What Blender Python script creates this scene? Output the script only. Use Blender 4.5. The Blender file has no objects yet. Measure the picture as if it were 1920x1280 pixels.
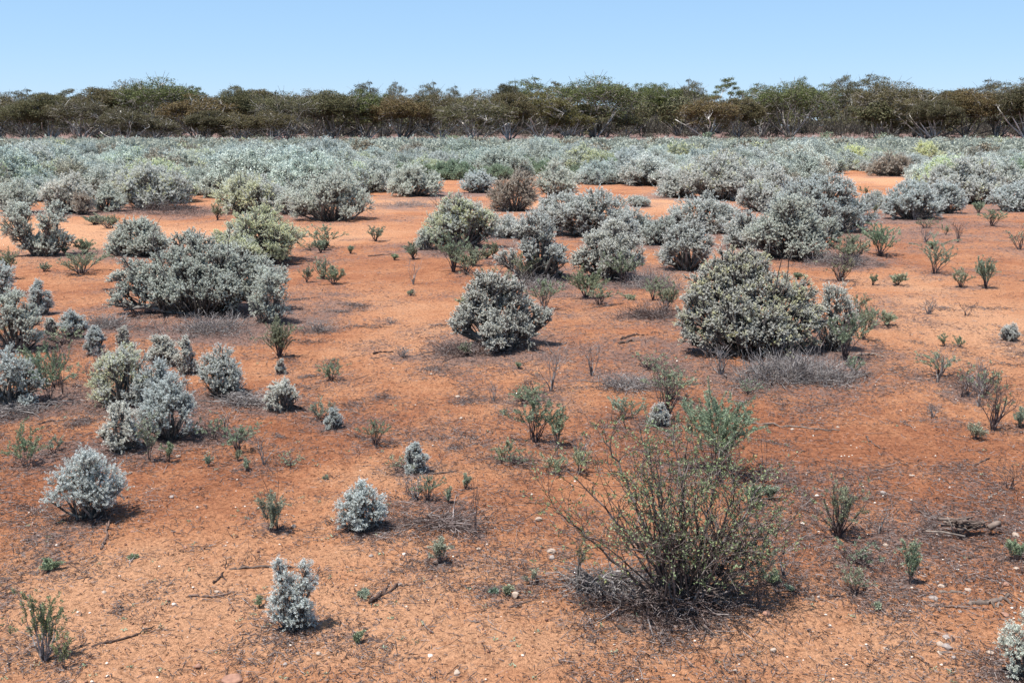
import bpy, math, random
import numpy as np

R = math.radians
scene = bpy.context.scene
col = scene.collection

# ------------------------------------------------------------------ camera
F = 1867.0            # focal length in photograph pixels (1920 wide)
HOR = 236.0           # row of the horizon
CAMH = 1.70
PITCH = math.atan((640 - HOR) / F)
cd = bpy.data.cameras.new('camera'); cam = bpy.data.objects.new('camera', cd); col.objects.link(cam)
cam.location = (0, 0, CAMH); cam.rotation_euler = (R(90) - PITCH, 0, 0)
cd.sensor_width = 36; cd.lens = 36 * F / 1920; cd.clip_start = 0.05; cd.clip_end = 6000
scene.camera = cam

# ------------------------------------------------------------------ sky + sun
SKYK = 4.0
SUN_EL, SUN_AZ = 70.0, 240.0       # azimuth clockwise from +Y (view direction); sun at left, a little behind the viewer
w = bpy.data.worlds.new('World'); scene.world = w; w.use_nodes = True
wn = w.node_tree.nodes; wl = w.node_tree.links
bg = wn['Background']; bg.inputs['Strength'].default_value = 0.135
sky = wn.new('ShaderNodeTexSky'); sky.sky_type = 'NISHITA'; sky.sun_disc = False
sky.sun_elevation = R(SUN_EL); sky.sun_rotation = R(SUN_AZ)
sky.altitude = 300; sky.air_density = 1.0; sky.dust_density = 0.0; sky.ozone_density = 3.0
# clear dry-country sky: the physical sky carried towards an even saturated blue, paler low down
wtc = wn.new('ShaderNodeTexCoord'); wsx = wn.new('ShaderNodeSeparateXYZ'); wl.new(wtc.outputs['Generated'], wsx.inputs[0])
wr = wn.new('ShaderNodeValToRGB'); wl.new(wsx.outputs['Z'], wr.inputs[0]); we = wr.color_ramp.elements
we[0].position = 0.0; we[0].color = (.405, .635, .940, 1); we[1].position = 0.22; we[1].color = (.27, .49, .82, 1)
e_ = we.new(.07); e_.color = (.345, .580, .890, 1); e_ = we.new(.7); e_.color = (.27, .44, .72, 1)  # upper sky, out of view, brightened to fill the shadows
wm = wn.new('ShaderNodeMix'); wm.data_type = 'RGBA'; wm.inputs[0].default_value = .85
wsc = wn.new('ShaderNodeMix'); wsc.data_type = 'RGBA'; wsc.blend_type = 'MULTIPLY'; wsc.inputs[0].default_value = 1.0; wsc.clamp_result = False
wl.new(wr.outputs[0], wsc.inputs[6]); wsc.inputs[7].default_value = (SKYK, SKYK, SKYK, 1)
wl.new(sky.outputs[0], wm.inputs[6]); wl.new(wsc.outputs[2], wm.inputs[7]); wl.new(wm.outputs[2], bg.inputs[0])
sl = bpy.data.lights.new('sun', 'SUN'); so = bpy.data.objects.new('sun', sl); col.objects.link(so)
sl.energy = 4.4; sl.angle = R(0.5); sl.color = (1.0, 0.96, 0.90)
so.rotation_euler = (R(90 - SUN_EL), 0, -R(SUN_AZ) + math.pi)
so.location = (-20, -10, 60)
scene.view_settings.view_transform = 'Standard'; scene.view_settings.look = 'None'
scene.view_settings.exposure = 0.90; scene.view_settings.gamma = 1.0
scene.cycles.max_bounces = 5; scene.cycles.diffuse_bounces = 3; scene.cycles.glossy_bounces = 1
scene.cycles.transmission_bounces = 2; scene.cycles.transparent_max_bounces = 4

# ------------------------------------------------------------------ noise and ground height
def hsh(ix, iy, s):
    n = (ix.astype(np.int64) * 374761393 + iy.astype(np.int64) * 668265263 + s * 1442695041) & 0xffffffff
    n = ((n ^ (n >> 13)) * 1274126177) & 0xffffffff
    return ((n ^ (n >> 16)) & 0xffff) / 65535.0
def vn(x, y, s):
    x = np.asarray(x, float); y = np.asarray(y, float)
    ix = np.floor(x); iy = np.floor(y); fx = x - ix; fy = y - iy
    fx = fx * fx * (3 - 2 * fx); fy = fy * fy * (3 - 2 * fy)
    a = hsh(ix, iy, s); b = hsh(ix + 1, iy, s); c = hsh(ix, iy + 1, s); d = hsh(ix + 1, iy + 1, s)
    return (a + (b - a) * fx) * (1 - fy) + (c + (d - c) * fx) * fy
def fbm(x, y, s, o=3):
    v = 0; a = 0.5; t = 0
    for k in range(o):
        v = v + a * vn(np.asarray(x) * 2 ** k + 17.3 * k, np.asarray(y) * 2 ** k - 9.1 * k, s + k); t += a; a *= 0.5
    return v / t - 0.5
MOUNDS = []
def gz(x, y):
    x = np.asarray(x, float); y = np.asarray(y, float)
    z = 0.10 * fbm(x / 3.1, y / 3.1, 5, 2) + 0.028 * fbm(x / 0.42, y / 0.42, 9, 3)
    for mx, my, r, h in MOUNDS:
        z = z + h * np.exp(-((x - mx) ** 2 + (y - my) ** 2) / (r * r))
    return z
def ray(px, py):
    a = (px - 960) / F; b = (640 - py) / F
    return np.array([a, math.cos(PITCH) + b * math.sin(PITCH), -math.sin(PITCH) + b * math.cos(PITCH)])
def G(px, py):
    d = ray(px, py); z = 0.0
    for _ in range(6):
        t = (z - CAMH) / d[2]; p = d * t; z = float(gz(p[0], p[1]))
    return np.array([p[0], p[1], z])
def proj(x, y, z=0.0):
    v = np.array([x, y, z - CAMH]); dep = v[1] * math.cos(PITCH) - v[2] * math.sin(PITCH)
    up = v[1] * math.sin(PITCH) + v[2] * math.cos(PITCH)
    return 960 + F * v[0] / dep, 640 - F * up / dep, dep
def mpp(P): return proj(*P)[2] / F       # metres per photograph pixel at P

_a = G(1325, 1095)
MOUNDS.append((_a[0], _a[1] + 0.12, 0.30, 0.055))
for px, py, r, h in ((370, 600, .9, .07), (930, 650, .55, .04), (1430, 660, .8, .06), (1130, 515, .8, .05), (1475, 480, 1.2, .06)):
    _a = G(px, py); MOUNDS.append((_a[0], _a[1] + r * .4, r, h))

# ------------------------------------------------------------------ mesh builder (numpy)
class MB:
    def __init__(s): s.V = []; s.F = []; s.A = []; s.B = []; s.M = []; s.n = 0
    def add(s, V, Fc, rnd, alt=0.0, mat=0):
        V = np.asarray(V, np.float32).reshape(-1, 3); Fc = np.asarray(Fc, np.int32)
        s.V.append(V); s.F.append(Fc + s.n); s.n += len(V); m = len(Fc)
        s.A.append(np.broadcast_to(np.asarray(rnd, np.float32), (m,)).copy())
        s.B.append(np.broadcast_to(np.asarray(alt, np.float32), (m,)).copy())
        s.M.append(np.full(m, mat, np.int32))
    def leaves(s, P, D, L, Wd, rng, rnd=None, alt=0.0, mat=0, fold=0.18):
        P = np.asarray(P); N = len(P)
        if N == 0: return
        D = D / (np.linalg.norm(D, axis=1, keepdims=True) + 1e-9)
        q = rng.normal(size=(N, 3)); S = np.cross(D, q); S /= (np.linalg.norm(S, axis=1, keepdims=True) + 1e-9)
        Nn = np.cross(D, S); L = np.broadcast_to(np.asarray(L, float), (N,))[:, None]; Wd = np.broadcast_to(np.asarray(Wd, float), (N,))[:, None]
        V = np.stack([P, P + D * L * .5 + S * Wd * .5 + Nn * L * fold, P + D * L, P + D * L * .5 - S * Wd * .5 + Nn * L * fold], 1)
        Fc = np.arange(N * 4).reshape(N, 4)
        s.add(V, Fc, rng.random(N) if rnd is None else rnd, alt, mat)
    def segs(s, A, B, ra, rb, rng, sides=3, rnd=None, mat=0):
        A = np.asarray(A, float).reshape(-1, 3); B = np.asarray(B, float).reshape(-1, 3); N = len(A)
        if N == 0: return
        D = B - A; D /= (np.linalg.norm(D, axis=1, keepdims=True) + 1e-9)
        q = np.where(np.abs(D[:, 2:3]) > .9, np.array([[1., 0, 0]]), np.array([[0, 0, 1.]]))
        S = np.cross(D, q); S /= np.linalg.norm(S, axis=1, keepdims=True); T = np.cross(D, S)
        ra = np.broadcast_to(np.asarray(ra, float), (N,))[:, None]; rb = np.broadcast_to(np.asarray(rb, float), (N,))[:, None]
        ring = []
        for C, r in ((A, ra), (B, rb)):
            for k in range(sides):
                a = 2 * math.pi * k / sides; ring.append(C + (S * math.cos(a) + T * math.sin(a)) * r)
        V = np.stack(ring, 1); idx = np.arange(N)[:, None] * 2 * sides
        Fc = np.concatenate([np.concatenate([idx + k, idx + (k + 1) % sides, idx + sides + (k + 1) % sides, idx + sides + k], 1) for k in range(sides)], 0)
        r = rng.random(N) if rnd is None else np.broadcast_to(np.asarray(rnd, float), (N,))
        s.add(V, Fc, np.tile(r, sides), 0.0, mat)
    def tube(s, pts, rad, sides=6, rnd=.5, mat=0, rough=0.0, rng=None):
        pts = np.asarray(pts, float); n = len(pts); rad = np.broadcast_to(np.asarray(rad, float), (n,))
        D = np.gradient(pts, axis=0); D /= (np.linalg.norm(D, axis=1, keepdims=True) + 1e-9)
        q = np.array([0.3, 0.2, 1.0]) if abs(D[0][2]) < .8 else np.array([1., .2, 0])
        S = np.cross(D, q); S /= np.linalg.norm(S, axis=1, keepdims=True); T = np.cross(D, S)
        V = []
        for i in range(n):
            for k in range(sides):
                a = 2 * math.pi * k / sides; r = rad[i] * (1 + (rng.uniform(-rough, rough) if rough else 0))
                V.append(pts[i] + (S[i] * math.cos(a) + T[i] * math.sin(a)) * r)
        Fc = [[i * sides + k, i * sides + (k + 1) % sides, (i + 1) * sides + (k + 1) % sides, (i + 1) * sides + k] for i in range(n - 1) for k in range(sides)]
        V.append(pts[0]); V.append(pts[-1]); c0 = n * sides; c1 = c0 + 1; e = (n - 1) * sides
        for k in range(sides):
            Fc.append([c0, (k + 1) % sides, k, k]); Fc.append([c1, e + k, e + (k + 1) % sides, e + (k + 1) % sides])
        s.add(V, Fc, rnd, 0.0, mat)
    def mesh(s, name, mats):
        me = bpy.data.meshes.new(name)
        V = np.concatenate(s.V); Fc = np.concatenate(s.F)
        # quads whose last two indices coincide are triangles
        tri = Fc[:, 2] == Fc[:, 3]; cnt = np.where(tri, 3, 4).astype(np.int32)
        keep = np.ones(Fc.shape, bool); keep[tri, 3] = False
        loops = Fc[keep]; st = np.concatenate([[0], np.cumsum(cnt)[:-1]]).astype(np.int32)
        me.vertices.add(len(V)); me.vertices.foreach_set('co', V.ravel())
        me.loops.add(len(loops)); me.loops.foreach_set('vertex_index', loops.astype(np.int32))
        me.polygons.add(len(Fc)); me.polygons.foreach_set('loop_start', st)
        for m in mats: me.materials.append(m)
        me.polygons.foreach_set('material_index', np.concatenate(s.M))
        a = me.attributes.new('rnd', 'FLOAT', 'FACE'); a.data.foreach_set('value', np.concatenate(s.A))
        a = me.attributes.new('alt', 'FLOAT', 'FACE'); a.data.foreach_set('value', np.concatenate(s.B))
        me.update(calc_edges=True); print('MESH', name, len(Fc))
        return me
    def build(s, name, mats, parent=None, loc=None):
        if not isinstance(mats, (list, tuple)): mats = [mats]
        o = bpy.data.objects.new(name, s.mesh(name, mats)); col.objects.link(o)
        if parent is not None: o.parent = parent
        if loc is not None: o.location = loc
        return o

# ------------------------------------------------------------------ materials
def nodes_of(name):
    m = bpy.data.materials.new(name); m.use_nodes = True
    nt = m.node_tree; return m, nt, nt.nodes, nt.links, nt.nodes['Principled BSDF']
def ramp(N, cols, pos=None):
    r = N.new('ShaderNodeValToRGB'); e = r.color_ramp.elements
    while len(e) < len(cols): e.new(0.5)
    for i, c in enumerate(cols):
        e[i].position = pos[i] if pos else i / (len(cols) - 1); e[i].color = (*c, 1)
    return r
def mixc(N, Lk, fac, a, b, mode='MIX'):
    m = N.new('ShaderNodeMix'); m.data_type = 'RGBA'; m.blend_type = mode
    for sock, v in ((m.inputs[0], fac), (m.inputs[6], a), (m.inputs[7], b)):
        if hasattr(v, 'links'): Lk.new(v, sock)
        elif isinstance(v, tuple): sock.default_value = (*v, 1)
        else: sock.default_value = v
    return m.outputs[2]
def foliage_mat(name, cols, alt, rough=0.7, trans=0.15):
    m, nt, N, Lk, b = nodes_of(name)
    a = N.new('ShaderNodeAttribute'); a.attribute_name = 'rnd'; c = N.new('ShaderNodeAttribute'); c.attribute_name = 'alt'
    r = ramp(N, cols); Lk.new(a.outputs['Fac'], r.inputs[0])
    x = mixc(N, Lk, c.outputs['Fac'], r.outputs[0], alt)
    oi = N.new('ShaderNodeObjectInfo')
    x = mixc(N, Lk, 1.0, x, oi.outputs['Color'], 'MULTIPLY')
    Lk.new(x, b.inputs['Base Color']); b.inputs['Roughness'].default_value = rough
    b.inputs['Specular IOR Level'].default_value = 0.25
    if trans > 0:
        t = N.new('ShaderNodeBsdfTranslucent'); Lk.new(x, t.inputs['Color'])
        ms = N.new('ShaderNodeMixShader'); ms.inputs[0].default_value = trans
        Lk.new(b.outputs[0], ms.inputs[1]); Lk.new(t.outputs[0], ms.inputs[2]); Lk.new(ms.outputs[0], N['Material Output'].inputs[0])
    return m
def wood_mat(name, cols, scale=60):
    m, nt, N, Lk, b = nodes_of(name)
    a = N.new('ShaderNodeAttribute'); a.attribute_name = 'rnd'; r = ramp(N, cols); Lk.new(a.outputs['Fac'], r.inputs[0])
    tc = N.new('ShaderNodeTexCoord'); no = N.new('ShaderNodeTexNoise'); no.inputs['Scale'].default_value = scale
    Lk.new(tc.outputs['Object'], no.inputs['Vector'])
    r2 = ramp(N, [(.45, .45, .45), (1.25, 1.25, 1.25)], [.3, .7]); Lk.new(no.outputs[0], r2.inputs[0])
    x = mixc(N, Lk, 1.0, r.outputs[0], r2.outputs[0], 'MULTIPLY')
    Lk.new(x, b.inputs['Base Color']); b.inputs['Roughness'].default_value = .85; b.inputs['Specular IOR Level'].default_value = .2
    return m

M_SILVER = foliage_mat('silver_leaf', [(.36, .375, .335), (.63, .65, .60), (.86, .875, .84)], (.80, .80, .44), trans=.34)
M_BROWNL = foliage_mat('fading_leaf', [(.26, .20, .16), (.40, .34, .27), (.52, .50, .44)], (.40, .24, .15))
M_GREEN = foliage_mat('green_leaf', [(.15, .19, .115), (.25, .31, .20), (.38, .44, .31)], (.34, .38, .26), trans=.2)
M_THORNL = foliage_mat('thorn_leaf', [(.11, .15, .07), (.19, .24, .12), (.30, .35, .20)], (.36, .35, .14), trans=.2)
M_STEM = wood_mat('dark_stem', [(.065, .058, .052), (.145, .130, .115), (.27, .25, .225)])
M_REDSTEM = wood_mat('reddish_stem', [(.05, .035, .035), (.11, .08, .078), (.20, .16, .15)])
M_THST = wood_mat('thorn_stem', [(.045, .035, .032), (.12, .095, .085), (.26, .22, .20)])
M_DEAD = wood_mat('dead_grey_twig', [(.12, .10, .095), (.24, .21, .20), (.42, .39, .37)])
M_LITTER = wood_mat('litter_twig', [(.05, .030, .026), (.10, .066, .058), (.17, .13, .12), (.34, .29, .27)])
M_WOOD = wood_mat('weathered_wood', [(.11, .08, .066), (.20, .15, .122), (.33, .27, .225)], 40)
M_DWOOD = wood_mat('dark_stick', [(.05, .03, .024), (.12, .075, .06), (.22, .15, .12)], 40)
M_GUM = foliage_mat('gum_leaf', [(.050, .050, .024), (.112, .108, .050), (.20, .19, .092)], (.17, .12, .075), rough=.6, trans=.2)
M_BARK = wood_mat('gum_bark', [(.14, .125, .11), (.40, .36, .32), (.80, .75, .69)], 1.5)
def stone_mat(name, c1, c2):
    m, nt, N, Lk, b = nodes_of(name)
    tc = N.new('ShaderNodeTexCoord'); no = N.new('ShaderNodeTexNoise'); no.inputs['Scale'].default_value = 45; no.inputs['Detail'].default_value = 5
    Lk.new(tc.outputs['Object'], no.inputs['Vector']); r = ramp(N, [c1, c2], [.3, .7]); Lk.new(no.outputs[0], r.inputs[0])
    Lk.new(r.outputs[0], b.inputs['Base Color']); b.inputs['Roughness'].default_value = .85
    bp = N.new('ShaderNodeBump'); bp.inputs['Distance'].default_value = .003; Lk.new(no.outputs[0], bp.inputs['Height']); Lk.new(bp.outputs[0], b.inputs['Normal'])
    return m
M_STW = stone_mat('pale_stone', (.28, .20, .15), (.48, .38, .30))
M_STG = stone_mat('grey_stone', (.20, .16, .14), (.36, .30, .27))
M_STR = stone_mat('red_stone', (.20, .10, .07), (.38, .20, .13))
m, nt, N, Lk, b = nodes_of('pebble')
a = N.new('ShaderNodeAttribute'); a.attribute_name = 'rnd'
r = ramp(N, [(.09, .04, .03), (.22, .10, .06), (.34, .20, .14), (.66, .56, .47)], [0, .4, .8, 1]); Lk.new(a.outputs['Fac'], r.inputs[0]); Lk.new(r.outputs[0], b.inputs['Base Color'])
b.inputs['Roughness'].default_value = .9; M_PEB = m

def ground_mat():
    m, nt, N, Lk, b = nodes_of('red_sand')
    tc = N.new('ShaderNodeTexCoord'); O = tc.outputs['Object']
    at = N.new('ShaderNodeAttribute'); at.attribute_name = 'litter'; tone = N.new('ShaderNodeAttribute'); tone.attribute_name = 'tone'
    def noise(sc, det=4, rough=.6, stretch=None):
        n = N.new('ShaderNodeTexNoise'); n.inputs['Scale'].default_value = sc; n.inputs['Detail'].default_value = det; n.inputs['Roughness'].default_value = rough
        if stretch:
            mp = N.new('ShaderNodeMapping'); mp.inputs['Scale'].default_value = stretch; Lk.new(O, mp.inputs[0]); Lk.new(mp.outputs[0], n.inputs['Vector'])
        else: Lk.new(O, n.inputs['Vector'])
        return n.outputs[0]
    def math_(op, a, b_=None, clamp=False):
        q = N.new('ShaderNodeMath'); q.operation = op; q.use_clamp = clamp
        for i, v in enumerate((a, b_)):
            if v is None: continue
            if hasattr(v, 'links'): Lk.new(v, q.inputs[i])
            else: q.inputs[i].default_value = v
        return q.outputs[0]
    n1 = noise(1.3, 5); n2 = noise(9, 6, .65); n3 = noise(60, 5, .7); n4 = noise(240, 3, .7)
    # sand: pale orange to deep brick red; tone attribute shifts it
    t = math_('ADD', math_('MULTIPLY', n1, .55), math_('MULTIPLY', n2, .45))
    t = math_('ADD', t, math_('MULTIPLY', math_('SUBTRACT', tone.outputs['Fac'], .5), .60))
    sand = ramp(N, [(.26, .100, .052), (.39, .162, .082), (.50, .232, .120), (.575, .305, .172)], [.30, .47, .60, .80]); Lk.new(t, sand.inputs[0])
    gr = ramp(N, [(.42, .37, .35), (1.0, 1.0, 1.0), (1.22, 1.20, 1.18)], [.30, .52, .72]); Lk.new(n3, gr.inputs[0])
    c = mixc(N, Lk, 1.0, sand.outputs[0], gr.outputs[0], 'MULTIPLY')
    gr2 = ramp(N, [(.62, .58, .56), (1.0, 1.0, 1.0), (1.15, 1.13, 1.1)], [.32, .5, .75]); Lk.new(n4, gr2.inputs[0])
    c = mixc(N, Lk, .8, c, gr2.outputs[0], 'MULTIPLY')
    ck = ramp(N, [(0, 0, 0), (1, 1, 1)], [.50, .60]); Lk.new(noise(26, 6, .82), ck.inputs[0])
    ckf = math_('MULTIPLY', ck.outputs[0], math_('SUBTRACT', 1.05, tone.outputs['Fac'], True))
    c = mixc(N, Lk, ckf, c, mixc(N, Lk, 1.0, c, (.42, .36, .36), 'MULTIPLY'))
    # litter / crust: purplish grey-brown flecks where the attribute is high; far off, tree shade as well
    lf = math_('ADD', math_('MULTIPLY', at.outputs['Fac'], .62), math_('MULTIPLY', math_('SUBTRACT', noise(20, 6, .8), .5), 2.4))
    lf = math_('ADD', lf, math_('MULTIPLY', math_('SUBTRACT', noise(90, 3, .75), .5), 1.6))
    lr = ramp(N, [(0, 0, 0), (1, 1, 1)], [.44, .66]); Lk.new(lf, lr.inputs[0])
    lc = ramp(N, [(.075, .048, .044), (.18, .125, .112), (.33, .26, .24)], [.3, .5, .72]); Lk.new(noise(150, 3, .8), lc.inputs[0])
    c = mixc(N, Lk, math_('MULTIPLY', lr.outputs[0], .82), c, lc.outputs[0])
    # pale specks of shell / quartz
    vo = N.new('ShaderNodeTexVoronoi'); vo.inputs['Scale'].default_value = 34; Lk.new(O, vo.inputs['Vector'])
    sp = math_('MULTIPLY', math_('LESS_THAN', vo.outputs['Distance'], .13), math_('GREATER_THAN', noise(5, 2), .56))
    c = mixc(N, Lk, math_('MULTIPLY', sp, .55), c, (.55, .42, .34))
    Lk.new(c, b.inputs['Base Color']); b.inputs['Roughness'].default_value = .95; b.inputs['Specular IOR Level'].default_value = .1
    h = math_('ADD', math_('MULTIPLY', n3, .5), math_('ADD', math_('MULTIPLY', n4, .3), math_('MULTIPLY', noise(28, 5, .7), 1.0)))
    bp = N.new('ShaderNodeBump'); bp.inputs['Strength'].default_value = .9; bp.inputs['Distance'].default_value = .03
    Lk.new(h, bp.inputs['Height']); Lk.new(bp.outputs[0], b.inputs['Normal'])
    return m
M_GROUND = ground_mat()

# ------------------------------------------------------------------ tagging
def tag(o, label, cat, group=None, kind=None):
    if label: o['label'] = label
    if cat: o['category'] = cat
    if group: o['group'] = group
    if kind: o['kind'] = kind
    return o
def thing(name, loc, label, cat, group=None):
    e = bpy.data.objects.new(name, None); col.objects.link(e); e.location = loc; e.empty_display_size = .1
    return tag(e, label, cat, group)

# ------------------------------------------------------------------ plant generators
LITTER = []      # (x, y, radius, amount) litter beds under plants, used by the ground below

def unit(v): return v / (np.linalg.norm(v, axis=-1, keepdims=True) + 1e-9)

def bluebush(rng, W, D, H, leaf, cover=1.0, flush=0.0, form='dome', rc=.045, thick=.0045, skirt=.10, bare=3):
    """silver shrub: lobes > clumps > sprigs > tiny plump leaves, on a fan of dark stems"""
    fo, br = MB(), MB()
    lobes = []
    S = min(W, H * 1.7)
    if form == 'dome':
        n = max(9, int(13 * (W * D / (S * S)) ** .5))
        for i in range(n):
            a = 2 * math.pi * (i * .618 + rng.uniform(-.08, .08)); rf = math.sqrt((i + .5) / n) * rng.uniform(.85, 1.08)
            r = S * rng.uniform(.10, .21); top = H * (1 - .50 * min(rf, 1) ** 2.4) * rng.uniform(.76, 1.04)
            lobes.append(((W / 2 - r) * rf * math.cos(a), (D / 2 - r) * rf * math.sin(a), max(top - r, r * .7), r))
        for i in range(int(n * .8)):
            a = rng.uniform(0, 6.28); r = S * rng.uniform(.08, .15)
            lobes.append(((W / 2 - r) * .92 * math.cos(a), (D / 2 - r) * .92 * math.sin(a), max(r * .9, H * rng.uniform(.12, .45)), r))
    elif form == 'tall':
        for i in range(26):
            f = ((i * .618) % 1); env = W / 2 * math.sqrt(max(.12, math.sin(math.pi * min(1, f * .80 + .20)))); r = W * rng.uniform(.10, .19)
            a = rng.uniform(0, 6.28); q = max(env - r * .7, 0) * rng.uniform(.5, 1.1)
            lobes.append((q * math.cos(a), q * math.sin(a), max(r * .9, f * (H - r)), r))
    elif not isinstance(form, str):
        lobes = list(form)
    elif form == 'arms':
        for sx, lean, hh in ((-1, .46, .95), (1, .25, 1.0)):
            for i in range(6):
                f = i / 5; r = W * rng.uniform(.11, .16)
                lobes.append((sx * W * (.10 + (lean - .10) * f) , D * rng.uniform(-.15, .15), max(r, f * (H * hh - r)), r))
            lobes.append((sx * W * .38, 0, H * .30, W * .12))
        lobes.append((-W * .30, 0, H * .78, W * .13))
    lobes = np.array(lobes); k = len(lobes); r = lobes[:, 3]
    if isinstance(form, str):
        lobes[:, 0] *= (W * .52) / np.max(np.abs(lobes[:, 0]) + r * .9); lobes[:, 1] *= (D * .5) / np.max(np.abs(lobes[:, 1]) + r * .9)
        kz = (H * 1.0) / np.max(lobes[:, 2] + r * .9); lobes[:, 2] *= kz
    area = 4 * math.pi * r ** 2 * .62; rc = min(rc, S * .085)
    ncl = (area * cover * .95 / (math.pi * rc * rc)).astype(int) + 2
    L = np.repeat(np.arange(k), ncl); n = len(L)
    d = unit(rng.normal(size=(n, 3))); d[:, 2] = np.abs(d[:, 2]) * np.where(rng.random(n) < .72, 1, -1); d = unit(d)
    P = lobes[L, :3] + d * (r[L] * rng.uniform(.70, 1.15, n) * np.where(rng.random(n) < .10, rng.uniform(1.05, 1.38, n), 1))[:, None]
    inside = np.zeros(n, bool)
    for j in range(k):
        inside |= (np.linalg.norm(P - lobes[j, :3], axis=1) < r[j] * .72) & (L != j)
    ok = (P[:, 2] > skirt * H * rng.uniform(.3, 1.3, n)) & (~inside | (rng.random(n) < .03))
    P, d, L = P[ok], d[ok], L[ok]; n = len(P)
    out = unit(P * np.array([1, 1, .6]) + 1e-6)
    ax = unit(d * .7 + out * .6 + np.array([0, 0, .55]))
    # sprigs
    ns = 7; sa = unit(np.repeat(ax, ns, 0) + rng.normal(size=(n * ns, 3)) * .58)
    slen = rc * rng.uniform(1.0, 2.5, n * ns); sp = np.repeat(P, ns, 0) - np.repeat(ax, ns, 0) * rc * .9 + rng.normal(size=(n * ns, 3)) * rc * .25
    nl = max(4, int(1.5 * math.pi * rc * rc / (leaf * leaf * .28) / ns)); nl = min(nl, 60)
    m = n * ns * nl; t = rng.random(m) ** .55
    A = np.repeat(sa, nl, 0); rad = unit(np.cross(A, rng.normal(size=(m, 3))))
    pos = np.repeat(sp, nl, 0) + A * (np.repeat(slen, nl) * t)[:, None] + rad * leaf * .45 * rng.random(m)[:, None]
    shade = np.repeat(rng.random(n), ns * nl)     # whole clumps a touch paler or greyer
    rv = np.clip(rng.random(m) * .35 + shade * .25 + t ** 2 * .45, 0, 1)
    al = 0.0
    if flush > 0:
        ctr = rng.normal(size=3) * np.array([W, D, H]) * .3 + np.array([0, 0, H * .8])
        pr = np.clip(flush * (1.6 - np.linalg.norm(P - ctr, axis=1) / (W * .55)) + flush * .35, 0, 1)
        al = np.repeat((rng.random(n) < pr) * rng.uniform(.35, 1, n), ns * nl) * (rng.random(m) < .7)
    keep = pos[:, 2] > .004
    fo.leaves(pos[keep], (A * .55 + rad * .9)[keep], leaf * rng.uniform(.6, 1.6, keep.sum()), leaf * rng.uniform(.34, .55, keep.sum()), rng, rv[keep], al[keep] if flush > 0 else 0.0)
    # stems: base -> lobe, lobe -> clump, sprig axes
    base = rng.normal(size=(k, 3)) * np.array([W * .07, D * .07, 0]); base[:, 2] = -.01
    lc = lobes[:, :3] - np.array([0, 0, 1]) * (r * .45)[:, None]; lc[:, 2] = np.maximum(lc[:, 2], .02)
    mid = base * .45 + lc * .55; mid[:, 2] -= lc[:, 2] * .10; mid += rng.normal(size=(k, 3)) * W * .02; mid[:, 2] = np.maximum(mid[:, 2], .01)
    th = thick * (1 + 1.2 * (W > .6))
    br.segs(base, mid, th * 1.9, th * 1.4, rng, 5); br.segs(mid, lc, th * 1.4, th, rng, 5)
    q0 = lc[L] * .75 + mid[L] * .25 + rng.normal(size=(n, 3)) * (r[L] * .12)[:, None]; q1 = P - ax * rc * .5
    qm = (q0 + q1) / 2 + rng.normal(size=(n, 3)) * rc * .35
    q0[:, 2] = np.maximum(q0[:, 2], .01); q1[:, 2] = np.maximum(q1[:, 2], .01); qm[:, 2] = np.maximum(qm[:, 2], .01)
    br.segs(q0, qm, th * .62, th * .5, rng); br.segs(qm, q1, th * .5, th * .32, rng)
    br.segs(sp, sp + sa * slen[:, None] * .9, th * .26, th * .16, rng)
    # dry lower twigs around the foot
    nt_ = int(60 * (W * 2 + .4)); a = rng.uniform(0, 6.28, nt_); rr = rng.uniform(.02, .34, nt_)
    b0 = np.stack([np.cos(a) * rr * W * .5, np.sin(a) * rr * D * .5, np.zeros(nt_)], 1)
    b1 = b0 + np.stack([np.cos(a) * W * .17, np.sin(a) * D * .17, H * rng.uniform(.15, .45, nt_)], 1) * rng.uniform(.4, 1.3, (nt_, 1)) + rng.normal(size=(nt_, 3)) * .02
    b1[:, 2] = np.abs(b1[:, 2]); br.segs(b0, b1, th * .55, th * .22, rng)
    for i in range(bare):      # bare twigs standing out of the crown
        a = rng.uniform(0, 6.28); p = np.array([math.cos(a) * W * .2, math.sin(a) * D * .2, H * .55]); dd = unit(np.array([math.cos(a) * .5, math.sin(a) * .5, 1.0]) + rng.normal(size=3) * .3)
        for s_ in range(5):
            q = p + dd * H * .115; br.segs([p], [q], th * .38 * (1 - s_ * .13), th * .36 * (1 - (s_ + 1) * .13), rng, 4, .25); p = q; dd = unit(dd + rng.normal(size=3) * .25)
    return fo, br

def grow(rng, segs, p, d, length, r, level, maxl, step, wander=.22, up=.10, kids=3, kidlen=.55, kidang=.75, tipfrac=.35):
    n = max(2, int(length / step)); pts = [p.copy()]
    for i in range(n):
        d = unit(d + rng.normal(size=3) * wander + np.array([0, 0, up])); q = p + d * (length / n)
        q[2] = max(q[2], .006)
        f0 = 1 - (1 - tipfrac) * i / n; f1 = 1 - (1 - tipfrac) * (i + 1) / n
        segs.append((p, q, r * f0, r * f1, level, (i + 1) / n)); p = q; pts.append(p.copy())
        if level < maxl and i >= n * .22 and rng.random() < kids / n:
            kd = unit(d + unit(np.cross(d, rng.normal(size=3))) * kidang)
            grow(rng, segs, p.copy(), kd, length * kidlen * rng.uniform(.6, 1.2) * (1.15 - .5 * i / n), r * f1 * .68, level + 1, maxl, step * .8, wander, up, kids * .8, kidlen, kidang, tipfrac)

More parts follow.
